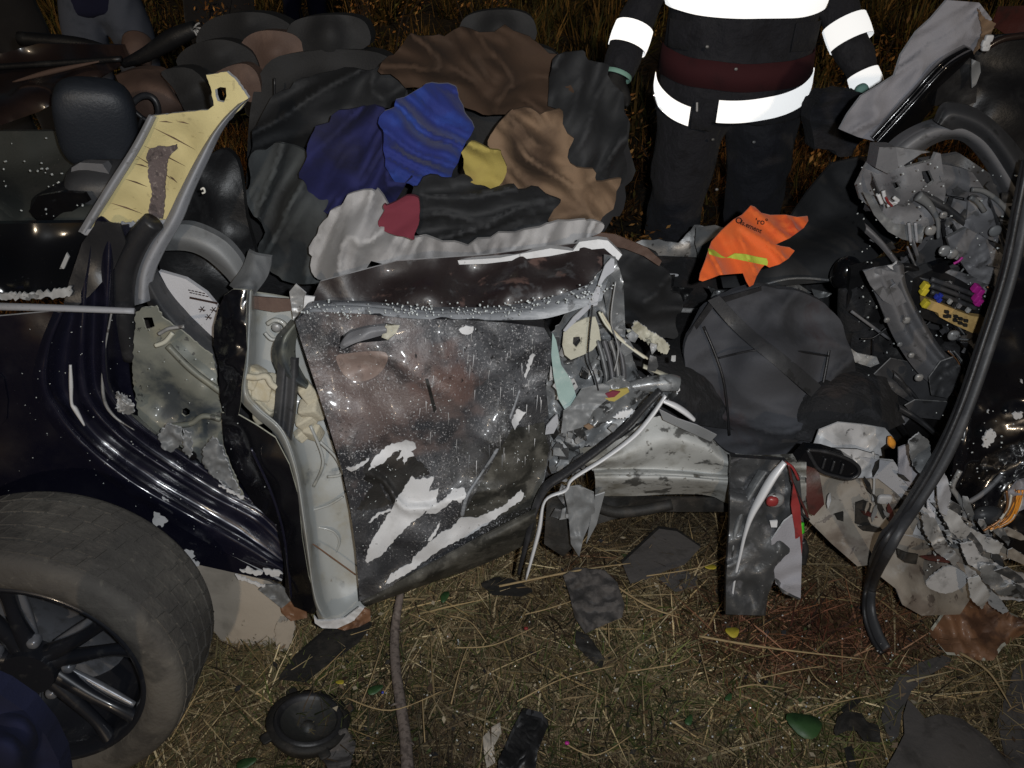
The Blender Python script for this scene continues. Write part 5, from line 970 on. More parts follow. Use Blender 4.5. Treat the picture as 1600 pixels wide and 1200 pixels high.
cs('liner_shard', cv([(1170, 620), (1180, 580), (1250, 570), (1260, 600), (1230, 700), (1180, 700)], 0, 760, 2.727), 'beige_board', off=.0, amp=.004, jag=1.5)
cs('liner_shard', cv([(1190, 500), (1240, 480), (1300, 490), (1309, 560), (1240, 575), (1200, 540)], 0, 760, 2.727), 'rust_board', off=.0, amp=.008, freq=14, style='crumple')
cs('torn_jamb_foot', cv([(1130, 420), (1190, 420), (1220, 445), (1260, 470), (1200, 520), (1150, 480), (1100, 440)], 0, 760, 2.727), 'grey_trim_dark', off=.0, amp=.008, freq=14, style='crumple')
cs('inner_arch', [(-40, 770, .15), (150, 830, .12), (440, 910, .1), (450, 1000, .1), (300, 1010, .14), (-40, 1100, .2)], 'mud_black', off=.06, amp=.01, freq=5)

# yellow foam pillar standing up from the rear quarter
fp = [(236, 181, .0), (325, 172, .0), (334, 165, 0), (330, 140, 0), (322, 117, 0), (354, 112, 0), (366, 122, 0), (388, 153, 0), (376, 170, 0), (345, 200, 0), (325, 225, .0), (300, 280, 0), (272, 344, .0), (235, 346, .0), (205, 350, 0), (175, 352, 0), (128, 362, 0), (170, 290, 0), (205, 232, 0)]
FS = Surf(fp, base=1.42, ctrl=[(250, 260, .035), (290, 220, .035), (200, 330, .03), (340, 145, .02)], amp=.004, freq=9)
pil = cs('foam_lined_pillar', [p[:2] for p in fp], 'yellow_foam', surf=FS, sp=6, th=.012, edge='primer', jag=.8, holes=[[(336, 140), (344, 136), (353, 137), (354, 150), (350, 160), (340, 158), (337, 150)]], label='pillar trim lined with pale yellow foam with brown mark')
loft('trim_edge', [[(391, 152, 0), (368, 176, 0), (345, 208, 0), (325, 250, 0), (302, 300, 0), (284, 345, 0), (258, 390, 0), (240, 430, .0), (234, 470, 0)], [(382, 158, -.022), (360, 178, -.022), (336, 208, -.022), (314, 250, -.022), (290, 300, -.022), (270, 345, -.022), (244, 388, -.022), (226, 428, -.022), (222, 474, -.022)], [(370, 164, 0), (348, 186, 0), (326, 216, 0), (303, 255, 0), (280, 300, 0), (258, 345, 0), (230, 385, 0), (212, 430, 0), (208, 478, 0)]],
     'grey_trim', pil, nu=60, nv=12, base=1.40, th=.008, amp=.002, edge='primer_dim')
loft('trim_edge', [[(232, 180, 0), (205, 230, 0), (165, 292, 0), (122, 362, 0)], [(237, 182, -.012), (211, 232, -.012), (172, 294, -.012), (130, 364, -.012)], [(243, 184, 0), (218, 234, 0), (180, 296, 0), (138, 362, 0)]], 'grey_trim', pil, nu=30, nv=8, base=1.41, th=.006, amp=.001)
sheet('felt_mark', [(232, 234), (246, 228), (262, 229), (276, 225), (277, 232), (268, 240), (262, 250), (258, 285), (258, 310), (254, 342), (230, 342), (233, 322), (238, 300), (231, 275), (232, 256), (228, 246)], 'felt_mark', pil, surf=FS, soff=-.003, th=.003, jag=1)
for k, (x0, y0, x1, y1) in enumerate(((240, 200, 305, 234), (225, 228, 290, 260), (212, 243, 275, 284), (210, 256, 232, 262), (196, 280, 230, 292), (172, 317, 222, 334), (248, 190, 270, 192), (276, 190, 296, 194), (265, 275, 277, 286))):
    sheet('ink_line', [(x0, y0), ((x0 + x1) / 2, (y0 + y1) / 2 - 2), (x1, y1), ((x0 + x1) / 2 - 1, (y0 + y1) / 2)], 'tan_cloth', pil, surf=FS, soff=-.0015, th=.001, sp=6)
tube('cord_loop', pxpath([(314, 296), (318, 294), (320, 300), (316, 302)], 1.40), .002, 'wire_white', pil, 5)
cs('torn_fringe', [(126, 362), (170, 350), (235, 344), (272, 342), (268, 352), (225, 352), (190, 358), (140, 372)], 'grey_trim', base=1.405, amp=.004, freq=40, jag=2.5, sp=4)

# ------------------------------------------------------------------ things lying in and on the wreck
def cloth(name, pts, m_, label, base, cat='blanket', ctrl=(), amp=.03, freq=5, th=.012, warp=8, **kw):
    o = sheet(name, pts, m_, None, rnd_=True, base=base, ctrl=ctrl, amp=amp * 2.1, freq=freq * 2.0, style='fold', warp=warp, th=th, label=label, cat=cat, sp=kw.pop('sp', 6), **kw)
    return o
for (x0, x1, y0, y1, Y_) in ((385, 640, 82, 440, 2.02), (655, 900, 74, 430, 2.06)):
    cs('seat_back', [(x0 + 10, y1, 0), (x0, y1 - 120, 0), (x0 + 6, y0 + 90, .03), (x0 + 30, y0 + 20, .06), (x0 + 80, y0, .08), (x1 - 80, y0 - 4, .08), (x1 - 26, y0 + 14, .06), (x1, y0 + 80, .03), (x1 + 4, y1 - 120, 0), (x1 - 6, y1, 0)], 'leather_black', base=Y_, ctrl=[((x0 + x1) / 2, y0 + 110, -.05), ((x0 + x1) / 2, y0 + 220, -.08), (x0 + 40, y0 + 160, -.04), (x1 - 40, y0 + 160, -.04)], amp=.006, freq=5, th=.09, rnd_=True)
    cs('headrest', [(x0 + 72, y0 - 4, 0), (x0 + 66, y0 - 40, 0), (x0 + 96, y0 - 56, .02), (x1 - 96, y0 - 58, .02), (x1 - 66, y0 - 42, 0), (x1 - 72, y0 - 6, 0)], 'leather_black', base=Y_ + .1, ctrl=[((x0 + x1) / 2, y0 - 28, -.05)], amp=.002, th=.08, rnd_=True)
    for sx in (x0 + 44, x1 - 44): tube('piping', pxpath([(sx, y1 - 40), (sx, y0 + 150), (sx, y0 + 40)], Y_ - .045), .003, 'rubber', car, 6)
cloth('charcoal_coat', [(880, 250, .03), (900, 140, .05), (950, 120, .06), (985, 200, .05), (980, 300, .03), (940, 360, 0), (890, 380, 0)], 'dark_cloth', 'charcoal coat hanging behind the black blanket at the right of the heap', 1.98, ctrl=[(930, 230, -.03)], ang=80, cat='coat')
cloth('folded_blanket', [(404, 350, 0), (384, 290, 0), (400, 240, 0), (450, 225, 0), (510, 260, 0), (560, 330, 0), (545, 405, -.05), (480, 446, -.05), (420, 420, 0)], 'greygreen_cloth', 'grey green blanket bunched over the seat beside the foam pillar', 1.80, ctrl=[(470, 330, -.08)], ang=60)
cloth('black_blanket', [(395, 250, 0), (410, 170, .03), (480, 120, .05), (590, 100, .06), (640, 140, .03), (560, 190, 0), (500, 230, 0), (450, 260, 0)], 'coal_cloth', 'black blanket behind the dark navy sheet at the left of the heap', 1.88, ctrl=[(500, 170, -.06)], ang=20)
cloth('umber_blanket', [(600, 120, 0), (630, 70, .03), (700, 48, .04), (800, 52, .03), (870, 90, .02), (890, 150, 0), (840, 200, -.02), (760, 180, 0), (700, 150, 0)], 'brown_cloth', 'brown blanket folded on top of the dark seat backs', 1.86, ctrl=[(740, 110, -.06)], ang=-20)
cloth('brown_blanket', [(860, 110, .02), (905, 80, .05), (950, 110, .06), (980, 180, .05), (978, 260, .03), (950, 330, 0), (890, 372, 0), (850, 330, 0), (868, 240, -.02)], 'coal_cloth', 'black blanket at the right end of the blanket heap', 1.84, ctrl=[(910, 220, -.06)], ang=75)
cloth('tan_blanket', [(766, 230, 0), (780, 190, .02), (830, 170, .02), (876, 190, .02), (900, 250, 0), (945, 280, 0), (970, 300, .02), (930, 350, 0), (860, 345, -.02), (800, 330, 0), (770, 290, 0)], 'tan_cloth', 'tan blanket heaped to the right of the blue sheet', 1.75, ctrl=[(830, 240, -.07)], ang=-50)
cloth('deep_blue_sheet', [(476, 310, 0), (470, 250, 0), (510, 195, 0), (570, 165, 0), (630, 190, 0), (640, 260, 0), (600, 330, 0), (530, 340, 0)], 'deep_blue_cloth', 'dark navy blue sheet crumpled left of the bright blue one', 1.74, ctrl=[(550, 260, -.06)], cat='sheet', ang=50)
cloth('blue_sheet', [(590, 210, 0), (610, 160, 0), (660, 140, 0), (715, 140, 0), (735, 180, 0), (722, 240, 0), (690, 285, 0), (640, 290, 0), (605, 260, 0)], 'blue_cloth', 'bright royal blue sheet bunched up in the middle of the wreck', 1.70, ctrl=[(660, 210, -.07)], cat='sheet', ang=-35)
cloth('black_scarf', [(640, 290, 0), (700, 270, 0), (760, 290, 0), (830, 290, 0), (870, 320, 0), (830, 362, 0), (740, 385, 0), (670, 370, 0), (640, 330, 0)], 'coal_cloth', 'black cloth under the royal blue sheet above the white one', 1.66, ctrl=[(750, 330, -.05)], cat='cloth', ang=10)
cloth('white_sheet', [(490, 425, 0), (492, 370, 0), (530, 318, 0), (580, 292, 0), (622, 320, 0), (650, 362, 0), (730, 378, 0), (850, 350, .02), (925, 345, .03), (928, 366, .02), (860, 390, 0), (740, 410, -.03), (600, 412, -.06), (530, 432, -.05)], 'white_cloth', 'off white sheet hanging over the torn window edge of the door', 1.60, ctrl=[(560, 360, -.06), (800, 385, 0)], cat='sheet', ang=65)
cloth('crimson_cloth', [(588, 350, 0), (600, 318, 0), (630, 308, 0), (655, 330, 0), (648, 360, 0), (615, 372, 0)], 'crimson_cloth', 'small crimson cloth lying on the off white sheet', 1.52, amp=.014, cat='cloth', ang=30)
cloth('yellow_cloth', [(722, 262, 0), (728, 228, 0), (755, 224, 0), (785, 250, 0), (780, 288, 0), (745, 296, 0)], 'yellow_cloth', 'small yellow cloth beside the royal blue sheet', 1.64, amp=.014, cat='cloth', ang=-40)
cloth('black_jacket', [(948, 405, 0), (975, 382, .04), (1010, 392, .04), (1040, 412, .03), (1056, 450, .0), (1060, 500, -.02), (1045, 530, -.04), (1000, 520, -.06), (975, 490, -.06), (964, 440, -.03)], 'coal_cloth', 'black jacket bundle beside the crushed end of the door', 1.72, ctrl=[(1010, 460, -.12)], amp=.02, cat='jacket', freq=6, sp=6)
cs('copper_highlight_strip', [(925, 362), (960, 366), (985, 376), (1012, 388), (1034, 408), (1030, 416), (1006, 400), (975, 388), (950, 384), (928, 372)], 'leather_brown', base=1.70, amp=.006, freq=14, style='crumple', edge='copper', th=.006)  # copper highlight along the black bundle, put in as a brown strip
cloth('grey_seat_cover', [(1072, 600, 0), (1075, 530, .03), (1110, 475, .07), (1180, 450, .1), (1260, 460, .1), (1312, 500, .08), (1334, 570, .04), (1330, 640, 0), (1296, 692, -.05), (1240, 722, -.07), (1170, 722, -.07), (1110, 690, -.04)], 'steel_cloth', 'dark grey crumpled seat cover under the orange vest', 1.60, ctrl=[(1200, 590, -.08), (1230, 680, -.12)], amp=.022, freq=3.2, th=.02, cat='seat cover', warp=2.5, ang=25)
sheet('seat_cover_piping', [(1075, 520, 0), (1110, 470, 0), (1190, 448, 0), (1190, 454, 0), (1116, 478, 0), (1082, 524, 0)], 'rubber', car, base=1.63, amp=.005)

sc_ = bpy.data.objects['grey_seat_cover']
CS = Surf([(1072, 600, 0), (1075, 530, .03), (1110, 475, .07), (1180, 450, .1), (1260, 460, .1), (1312, 500, .08), (1334, 570, .04), (1330, 640, 0), (1296, 692, -.05), (1240, 722, -.07), (1170, 722, -.07), (1110, 690, -.04)], base=1.60, ctrl=[(1200, 590, -.08), (1230, 680, -.12)], amp=0)
for q in ([(1100, 510), (1130, 590), (1140, 680)], [(1300, 520), (1286, 600), (1262, 690)], [(1120, 560), (1200, 545), (1294, 556)]):
    tube('seam', [CS.pt(x, y, -.045) for x, y in q], .0035, 'rubber', sc_, 6, flat_=.7)
loft('seat_belt', [[(1106, 470, 0), (1150, 520, 0), (1215, 575, 0), (1290, 640, 0)], [(1124, 462, 0), (1170, 510, 0), (1235, 562, 0), (1306, 622, 0)]], 'plastic_dark', car, nu=20, nv=4, base=lambda x, y: CS.pt(x, y).y - .055, th=.002, amp=.003)
# orange vest with lime band
VP = cv([(62, 690), (70, 640), (110, 540), (135, 460), (160, 390), (240, 300), (330, 220), (400, 180), (470, 108), (500, 118), (550, 165), (620, 182), (740, 180), (830, 198), (910, 190), (915, 225), (880, 280), (770, 360), (660, 410), (700, 425), (770, 435), (808, 460), (760, 520), (690, 565), (610, 590), (575, 570), (545, 600), (510, 660), (485, 725), (455, 742), (430, 700), (405, 635), (330, 640), (220, 650), (130, 685), (90, 698)], 1080, 300, 5)
VS = Surf([], base=lambda x, y: 1.80 - (y - 320) * .0016, ctrl=[], amp=.034, freq=13, seed=6, style='fold', ang=-40)
vest = sheet('rescue_vest', VP, 'orange', None, surf=VS, sp=5, th=.004, label='torn orange rescue vest with a lime band and dark print', cat='vest')
sheet('lime_band', cv([(133, 442), (180, 455), (240, 500), (275, 515), (340, 480), (420, 485), (520, 508), (590, 520), (600, 545), (595, 575), (520, 560), (400, 535), (300, 515), (240, 515), (180, 500), (140, 485)], 1080, 300, 5), 'lime', vest, surf=VS, soff=-.003, th=.002, sp=4)
def lettering(s, x, y, h, ang):
    cu = bpy.data.curves.new('t', 'FONT'); cu.body = s; cu.size = 1; cu.offset = .02; ot = bpy.data.objects.new('t', cu); COL.objects.link(ot)
    bpy.context.view_layer.update(); me = ot.to_mesh()
    ca, sa = math.cos(R(ang)), math.sin(R(ang)); V = []
    for v in me.vertices:
        a, b_ = v.co.x * h, -v.co.y * h; V.append(VS.pt(x + a * ca - b_ * sa, y + a * sa + b_ * ca, -.0025))
    Fc = [tuple(p.vertices) for p in me.polygons]; ot.to_mesh_clear(); bpy.data.objects.remove(ot); bpy.data.curves.remove(cu)
    link('lettering', V, Fc, 'ink', vest, False)
lettering('O', 1148, 347, 13, 18); lettering("'ro°", 1180, 350, 13, 4); lettering('Is.ement', 1156, 350, 10.5, 24)

# grey airbag cloth hanging at the upper right
AP = [(1480, 0, 0), (1530, 4, 0), (1550, 30, 0), (1534, 66, 0), (1518, 84, 0), (1500, 98, -.02), (1465, 116, -.02), (1440, 145, -.03), (1405, 185, -.03), (1372, 222, -.04), (1340, 214, -.02), (1312, 202, 0), (1325, 178, 0), (1346, 150, 0), (1376, 132, 0), (1398, 118, 0), (1408, 86, 0), (1432, 50, 0), (1456, 28, 0)]
AS = Surf(AP, base=1.96, ctrl=[(1430, 130, -.05), (1370, 180, -.06), (1490, 60, -.05)], amp=.017, freq=17, seed=9, style='fold', ang=42)
bag = sheet('deflated_airbag', [p[:2] for p in AP], 'airbag_grey', None, surf=AS, sp=5, th=.01, edge='airbag_white', label='deflated grey airbag cloth draped over the black windscreen pillar', cat='airbag')
sheet('torn_hem', cv([(1150, 50), (1200, 120), (1265, 145), (1240, 200), (1200, 270), (1120, 345), (1150, 280), (1180, 200)], 1240, 0, 4), 'tan_cloth', bag, surf=AS, soff=-.006, th=.004, jag=1)
sheet('loose_tab', cv([(1115, 370), (1165, 390), (1170, 450), (1140, 530), (1115, 550), (1112, 460)], 1240, 0, 4), 'grey_trim_dark', bag, base=1.84, amp=.008, freq=14, style='cloth')
for (x, y) in ((1545, 60), (1540, 74), (1310 + 230, 68)): blob('metal_tab', P(x, y, 1.9), (.009, .006, .008), 'primer', bag, e=.5)

# long black seal hanging over the right side
hp = [(1612, 250, .12), (1596, 330, .10), (1575, 430, .06), (1540, 540, .02), (1505, 640, -.02), (1468, 720, -.06), (1425, 790, -.10), (1385, 850, -.14)]
hose = pxpath(hp) + [G(1362, 905, .12), G(1357, 950, .06), G(1368, 990, .035), G(1384, 1016, .03)]
seal = tube('rubber_door_seal', hose, [.026, .027, .025, .027, .026, .028, .026, .025, .023, .021, .021, .017], 'hose', None, 20, flat_=.5, sub=8, label='long thick black rubber seal hanging from the car down to the grass', cat='rubber seal')
tube('seal_lip', [p + Vector((-.020, -.018, .012)) for p in hose], .006, 'rubber', seal, 8)

# ------------------------------------------------------------------ debris on the grass
def gsheet(name, pts, m_, label, z=.02, cat='debris', **kw):
    return sheet(name, pts, m_, None, base=flat(z), label=label, cat=cat, **kw)
gsheet('plastic_slab', [(972, 880), (1030, 826), (1058, 830), (1095, 855), (1070, 882), (1040, 892), (1010, 905), (985, 912)], 'slab_grey', 'flat grey brown plastic slab on the grass under the sill', .045, amp=.004, th=.012, edge='mud_black')
gsheet('plastic_scrap', [(1030, 905), (1060, 890), (1090, 900), (1088, 918), (1055, 925)], 'slab_grey', 'small dim grey scrap at the lower edge of the brown slab', .03, amp=.004)
gsheet('torn_liner', [(880, 900), (900, 888), (945, 892), (965, 912), (976, 945), (972, 965), (940, 978), (915, 990), (898, 965), (890, 930)], 'crushed_dark', 'dark crumpled liner piece on the grass below the crushed door', .05, amp=.014, freq=16, ) if False else gsheet('torn_liner', [(880, 900), (900, 888), (945, 892), (965, 912), (976, 945), (972, 965), (940, 978), (915, 990), (898, 965), (890, 930)], 'slab_grey', 'dark crumpled liner piece on the grass below the crushed door', .05, amp=.014, freq=16, style='crumple')
gsheet('black_board', [(435, 1062), (458, 1030), (510, 985), (560, 975), (580, 978), (560, 1005), (510, 1040), (478, 1066)], 'mud_black', 'flat black board poking out below the door corner', .04, amp=.003, th=.012)
gsheet('black_wedge', [(752, 915), (775, 905), (800, 908), (832, 925), (815, 932), (770, 930)], 'mud_black', 'small black wedge at the tip of the chrome strip', .04, amp=.004, th=.01)
gsheet('black_clip_plate', [(778, 1200), (800, 1150), (818, 1115), (846, 1122), (856, 1135), (840, 1175), (836, 1215), (790, 1215)], 'plastic_black', 'black plastic bracket at the bottom edge right of the stick', .05, amp=.008, freq=12, style='crumple', th=.015, edge='plastic_dark')
gsheet('dark_rubber_mat', [(1385, 1225), (1405, 1190), (1420, 1160), (1418, 1130), (1425, 1105), (1440, 1120), (1452, 1135), (1475, 1128), (1510, 1135), (1550, 1165), (1580, 1200), (1590, 1225)], 'slab_grey', 'large dark rounded rubber piece at the bottom right', .06, amp=.008, freq=6, th=.02)
gsheet('black_fragment', [(1312, 1128), (1325, 1118), (1350, 1122), (1358, 1135), (1375, 1140), (1376, 1160), (1350, 1158), (1338, 1142), (1322, 1142), (1306, 1150)], 'mud_black', 'black bent fragment between the green leaf and the rubber piece', .04, amp=.006, style='crumple', th=.012)
gsheet('black_sliver', [(1316, 1112), (1340, 1092), (1346, 1096), (1320, 1116)], 'mud_black', 'thin black sliver above the black bent fragment', .03, amp=.002, th=.008)
gsheet('black_chip', [(1322, 1175), (1334, 1172), (1338, 1200), (1326, 1200)], 'mud_black', 'small black chip near the bottom edge left of the rubber piece', .03, amp=.002, th=.01)
gsheet('curved_strip', [(1380, 1130), (1388, 1098), (1410, 1062), (1440, 1042), (1475, 1030), (1488, 1034), (1450, 1056), (1424, 1080), (1410, 1110), (1404, 1150), (1392, 1160)], 'slab_grey', 'curved brown grey strip left above the rubber piece', .035, amp=.004, th=.012)
sheet('rusty_board', cv([(710, 505), (770, 420), (830, 330), (900, 270), (960, 215), (990, 200), (1010, 250), (1060, 330), (1130, 400), (1200, 430), (1230, 470), (1200, 500), (1090, 570), (1040, 640), (960, 640), (870, 615), (800, 610)], 1240, 840, 3.333), 'rust_board', None, base=lambda x, y: G(x, y, .02 + max(0, 1000 - y) * .0009).y, amp=.02, freq=8, style='crumple', th=.008, edge='cream_edge', label='rusty tan folded board leaning at the right edge below the torn floor', cat='debris')
sheet('white_splinter', cv([(940, 200), (1000, 220), (1060, 300), (1120, 380), (1090, 400), (1020, 350), (1000, 300), (930, 260)], 1240, 840, 3.333), 'primer_dim', None, base=lambda x, y: G(x, y, .10).y - .03, amp=.006, jag=1, label='white splinter resting on top of the rusty folded board', cat='debris')
gsheet('brown_sheet', [(1560, 1130), (1585, 1050), (1640, 1010), (1640, 1200), (1575, 1200)], 'slab_grey', 'dull brown sheet at the lower right edge of the photo', .03, amp=.006)
gsheet('pale_scrap', cv([(925, 1080), (960, 1040), (995, 1020), (1000, 1060), (970, 1110), (975, 1180), (940, 1200), (930, 1140)], 400, 740, 2.609), 'beige_board', 'pale torn paper scrap left of the black bracket', .03, amp=.006, freq=20, style='crumple')
gsheet('dark_fragment', [(898, 985), (920, 995), (945, 1030), (940, 1045), (915, 1025), (900, 1008)], 'mud_black', 'dark leafy fragment below the crumpled liner piece', .03, amp=.006, style='crumple')
sheet('navy_trouser_leg', [(-60, 1060, 0), (0, 1085, 0), (40, 1112, 0), (72, 1150, 0), (92, 1190, 0), (100, 1240, 0), (-60, 1260, 0)], 'navy_cloth', None, base=.62, ctrl=[(10, 1180, -.06)], amp=.012, freq=8, style='cloth', th=.03, label='navy blue cloth edge at the bottom left corner in front of the wheel', cat='cloth')
gsheet('paper_bit', [(97, 1190), (112, 1188), (116, 1210), (100, 1212)], 'primer', 'small white paper at the bottom edge beside the navy cloth', .09, amp=.002)

# loudspeaker torn out of the door
def speaker():
    c = G(482, 1128, .05); t = thing('loudspeaker', (c.x, c.y, 0), 'round black car loudspeaker lying on the grass near the stick', 'loudspeaker')
    M = Matrix.Rotation(R(-14), 3, 'X') @ Matrix.Rotation(R(10), 3, 'Y')
    def lathe(name, prof, m_, n_=48):
        V = []; Fc = []; k = len(prof)
        for i in range(n_):
            a = 2 * math.pi * i / n_
            for r_, z in prof: V.append(c + M @ Vector((math.cos(a) * r_, math.sin(a) * r_, z)))
        for i in range(n_):
            for j in range(k - 1): Fc.append((i * k + j, ((i + 1) % n_) * k + j, ((i + 1) % n_) * k + j + 1, i * k + j + 1))
        return link(name, V, Fc, m_, t)
    lathe('basket', [(.04, -.05), (.07, -.03), (.086, -.005), (.088, .006), (.074, .008)], 'mud_black')
    lathe('surround', [(.074, .006), (.069, .014), (.062, .010), (.058, .004)], 'rubber')
    lathe('cone', [(.059, .005), (.045, -.004), (.022, -.014), (.014, -.014)], 'speaker_cone')
    lathe('dust_cap', [(.016, -.014), (.012, -.006), (.0, -.003)], 'speaker_cone')
    for a in (.6, 2.2, 3.8, 5.3):
        blob('mounting_ear', c + M @ Vector((math.cos(a) * .09, math.sin(a) * .09, 0)), (.014, .012, .004), 'mud_black', t, rot=(0, 0, a), e=.5)
speaker()
gsheet('speaker_bracket', [(505, 1150), (540, 1140), (556, 1165), (545, 1205), (515, 1205), (500, 1180)], 'slab_grey', 'dim grey bracket against the lower right side of the loudspeaker', .03, amp=.01, freq=12, style='crumple')

# the stick and long dry stalks
stk = [G(626, 925, .10), G(617, 985, .06), G(618, 1040, .05), G(626, 1100, .045), G(634, 1160, .04), G(640, 1260, .035)]
st_ = tube('wooden_stick', stk, [.009, .011, .0115, .012, .013, .014], 'wood', None, 12, flat_=.8, label='weathered grey wooden stick running down from the door corner', cat='stick')
for k, (i, dx) in enumerate(((1, .012), (3, -.012), (4, .012))):
    p = stk[i]; tube('twig_stub', [p, p + Vector((dx, -.004, .006)), p + Vector((dx * 1.6, -.012, .012))], [.004, .003, .0015], 'wood', st_, 6)
stalks = [[(780, 916), (900, 892), (985, 880)], [(940, 720 + 180), (1010, 946), (1062, 965)], [(1092, 994), (1200, 1012), (1350, 1030)], [(1500, 1020), (1545, 1050), (1580, 1105)], [(808, 1096), (880, 1060), (960, 1040)], [(610, 938), (640, 936), (665, 936)],
          [(638, 958), (655, 965), (672, 974)], [(702, 962), (735, 972), (760, 1004)], [(710, 1012), (770, 1008), (835, 980)], [(1010, 900), (1100, 885), (1150, 860)], [(950, 940), (951, 980), (952, 1010)], [(820, 960), (860, 950), (920, 930)],
          [(1220, 1130), (1300, 1100), (1370, 1085)], [(660, 1090), (662, 1130), (664, 1160)], [(1090, 1000), (1100, 1040), (1108, 1070)], [(900, 860), (925, 828), (940, 800)], [(1150, 1075), (1180, 1070), (1225, 1076)], [(600, 1000), (580, 1060), (560, 1110)],
          [(1185, 1060), (1240, 1048), (1290, 1040)], [(880, 1160), (930, 1180), (985, 1150)], [(1262, 1040), (1275, 1060), (1295, 1075)], [(705, 1100), (720, 1040), (735, 1000)], [(980, 1050), (1060, 1036), (1085, 1020)], [(540, 1090), (610, 1110), (690, 1080)]]
STALK_LABELS = ['long yellow stalk lying under the tip of the chrome strip', 'stalk lying just right of the crumpled liner piece', 'long bleached stalk lying across the red brown stain', 'bent pale stalk lying below the rusty folded board at the right', 'stalk lying right of the black bracket at the bottom', 'short pale stalk touching the top of the wooden stick', 'short stalk just right of the upper part of the wooden stick', 'bent stalk in the grass below the middle of the door edge', 'curved stalk in the grass left of the crumpled liner piece', 'stalk reaching the foot of the hanging centre pillar', 'short upright stalk lying beside the crumpled liner piece', 'stalk lying between the door edge and the crumpled liner piece', 'stalk crossing above the large green leaf', 'upright thin stalk to the right of the wooden stick near the bottom', 'thin stalk pointing down from the left end of the long bleached one', 'stalk leaning up toward the underside of the sill', 'pale stalk lying above the small light green leaf', 'stalk curving left of the wooden stick', 'stalk lying inside the lower part of the red brown stain', 'curved stalk at the bottom edge right of the black bracket', 'short slanted stalk in the middle of the red brown stain', 'slanted stalk between the wooden stick and the liner piece', 'stalk lying left of the long bleached one in mid grass', 'curved stalk crossing over the wooden stick near the loudspeaker']
for i, q in enumerate(stalks):
    tube('dry_stalk', [G(x, y, .05 + (.012 if j == 1 else 0)) for j, (x, y) in enumerate(q)], [.0030 if i < 4 else .0018, .0026 if i < 4 else .0014, .0012], 'straw', None, 6, label=STALK_LABELS[i], cat='dry stalk', group='dry stalks lying on the grass')
def leaf(x, y, s, m_, lab, a=0, z=.05, ar=.55):
    c = G(x, y, z); V = [c + Vector((0, 0, .0))]; n_ = 16; k0 = s
    for i in range(n_):
        t = 2 * math.pi * i / n_; r_ = s * (1 + .12 * math.sin(3 * t + x)); lx = math.cos(t) * r_; ly = math.sin(t) * r_ * ar
        V.append(c + Vector((lx * math.cos(a) - ly * math.sin(a), lx * math.sin(a) + ly * math.cos(a), .006 + .10 * lx * lx / s)))
    V2 = [v - Vector((0, 0, .0015)) for v in V]; n1 = len(V)
    Fc = [(0, 1 + i, 1 + (i + 1) % n_) for i in range(n_)] + [(n1, n1 + 1 + (i + 1) % n_, n1 + 1 + i) for i in range(n_)] + [(1 + i, n1 + 1 + i, n1 + 1 + (i + 1) % n_, 1 + (i + 1) % n_) for i in range(n_)]
    link('fallen_leaf', V + V2, Fc, m_, None, label=lab, cat='leaf')
leaf(1256, 1135, .036, 'leaf_green', 'large dark green leaf lying near the bottom right', -.3, .055, .8)
leaf(1076, 1128, .013, 'leaf_green', 'small dark green leaf in the middle of the grass', 1.0)
leaf(1138, 1092, .011, 'leaf_green', 'small light green leaf right of the dark green one', .8)
leaf(1144, 990, .016, 'leaf_yellow', 'yellow leaf lying just below the hanging centre pillar', .2, .05, .9)
leaf(1110, 888, .015, 'leaf_yellow', 'yellow leaf beside the brown plastic slab', 0)
leaf(532, 1068, .009, 'leaf_yellow', 'small yellow leaf between the black board and the loudspeaker', 0)
leaf(586, 1080, .018, 'leaf_green', 'dull green leaf left of the wooden stick', .5)
leaf(695, 935, .018, 'leaf_green', 'pale green leaf under the bottom edge of the door', 1.3)
leaf(385, 1195, .02, 'leaf_green', 'green leaf at the bottom edge left of the loudspeaker', .4)
tag(link('blue_bit', *blob_geo(G(598, 1082, .05), (.003, .003, .003), e=.8, nu=8, nv=6), 'blue_plastic'), 'tiny blue bit beside the dull green leaf', 'bit')
tag(link('red_bit', *blob_geo(G(822, 982, .05), (.005, .004, .003), e=.6, nu=8, nv=6), 'red_plastic'), 'tiny red plastic bit in the grass below the door', 'bit')
tag(link('purple_flower', *blob_geo(G(886, 1161, .055), (.005, .004, .003), e=.8, nu=8, nv=6), 'magenta'), 'tiny purple flower near the black bracket', 'flower')

rr = random.Random(77); V = []; Fc = []
for i in range(420):
    x = rr.uniform(360, 1590); y = rr.uniform(830, 1195)
    if y < 940 and x < 860: continue
    c = G(x, y, rr.uniform(.022, .045)); s_1 = rr.uniform(.003, .012); a = rr.uniform(0, 6.28); k = len(V); ux = Vector((math.cos(a), math.sin(a), rr.uniform(-.4, .4))) * s_1; uy = Vector((-math.sin(a), math.cos(a), rr.uniform(-.4, .4))) * s_1 * rr.uniform(.3, .8)
    V += [c - ux, c - uy * .8, c + ux * .9, c + uy]; Fc.append((k, k + 1, k + 2, k + 3))
lt = link('leaf_litter', V, Fc, 'blades', None, False, label='small dead leaves and chips scattered through the grass', cat='leaf litter', kind='stuff')
at = lt.data.attributes.new('Col', 'FLOAT_COLOR', 'POINT'); cc = []
for i in range(len(V) // 4): q = rr.choice([(.02, .018, .015), (.05, .03, .018), (.20, .14, .09), (.33, .28, .20), (.10, .06, .03), (.06, .08, .03), (.02, .02, .022)]); cc += [(*q, 1)] * 4
at.data.foreach_set('color', np.array(cc).ravel())
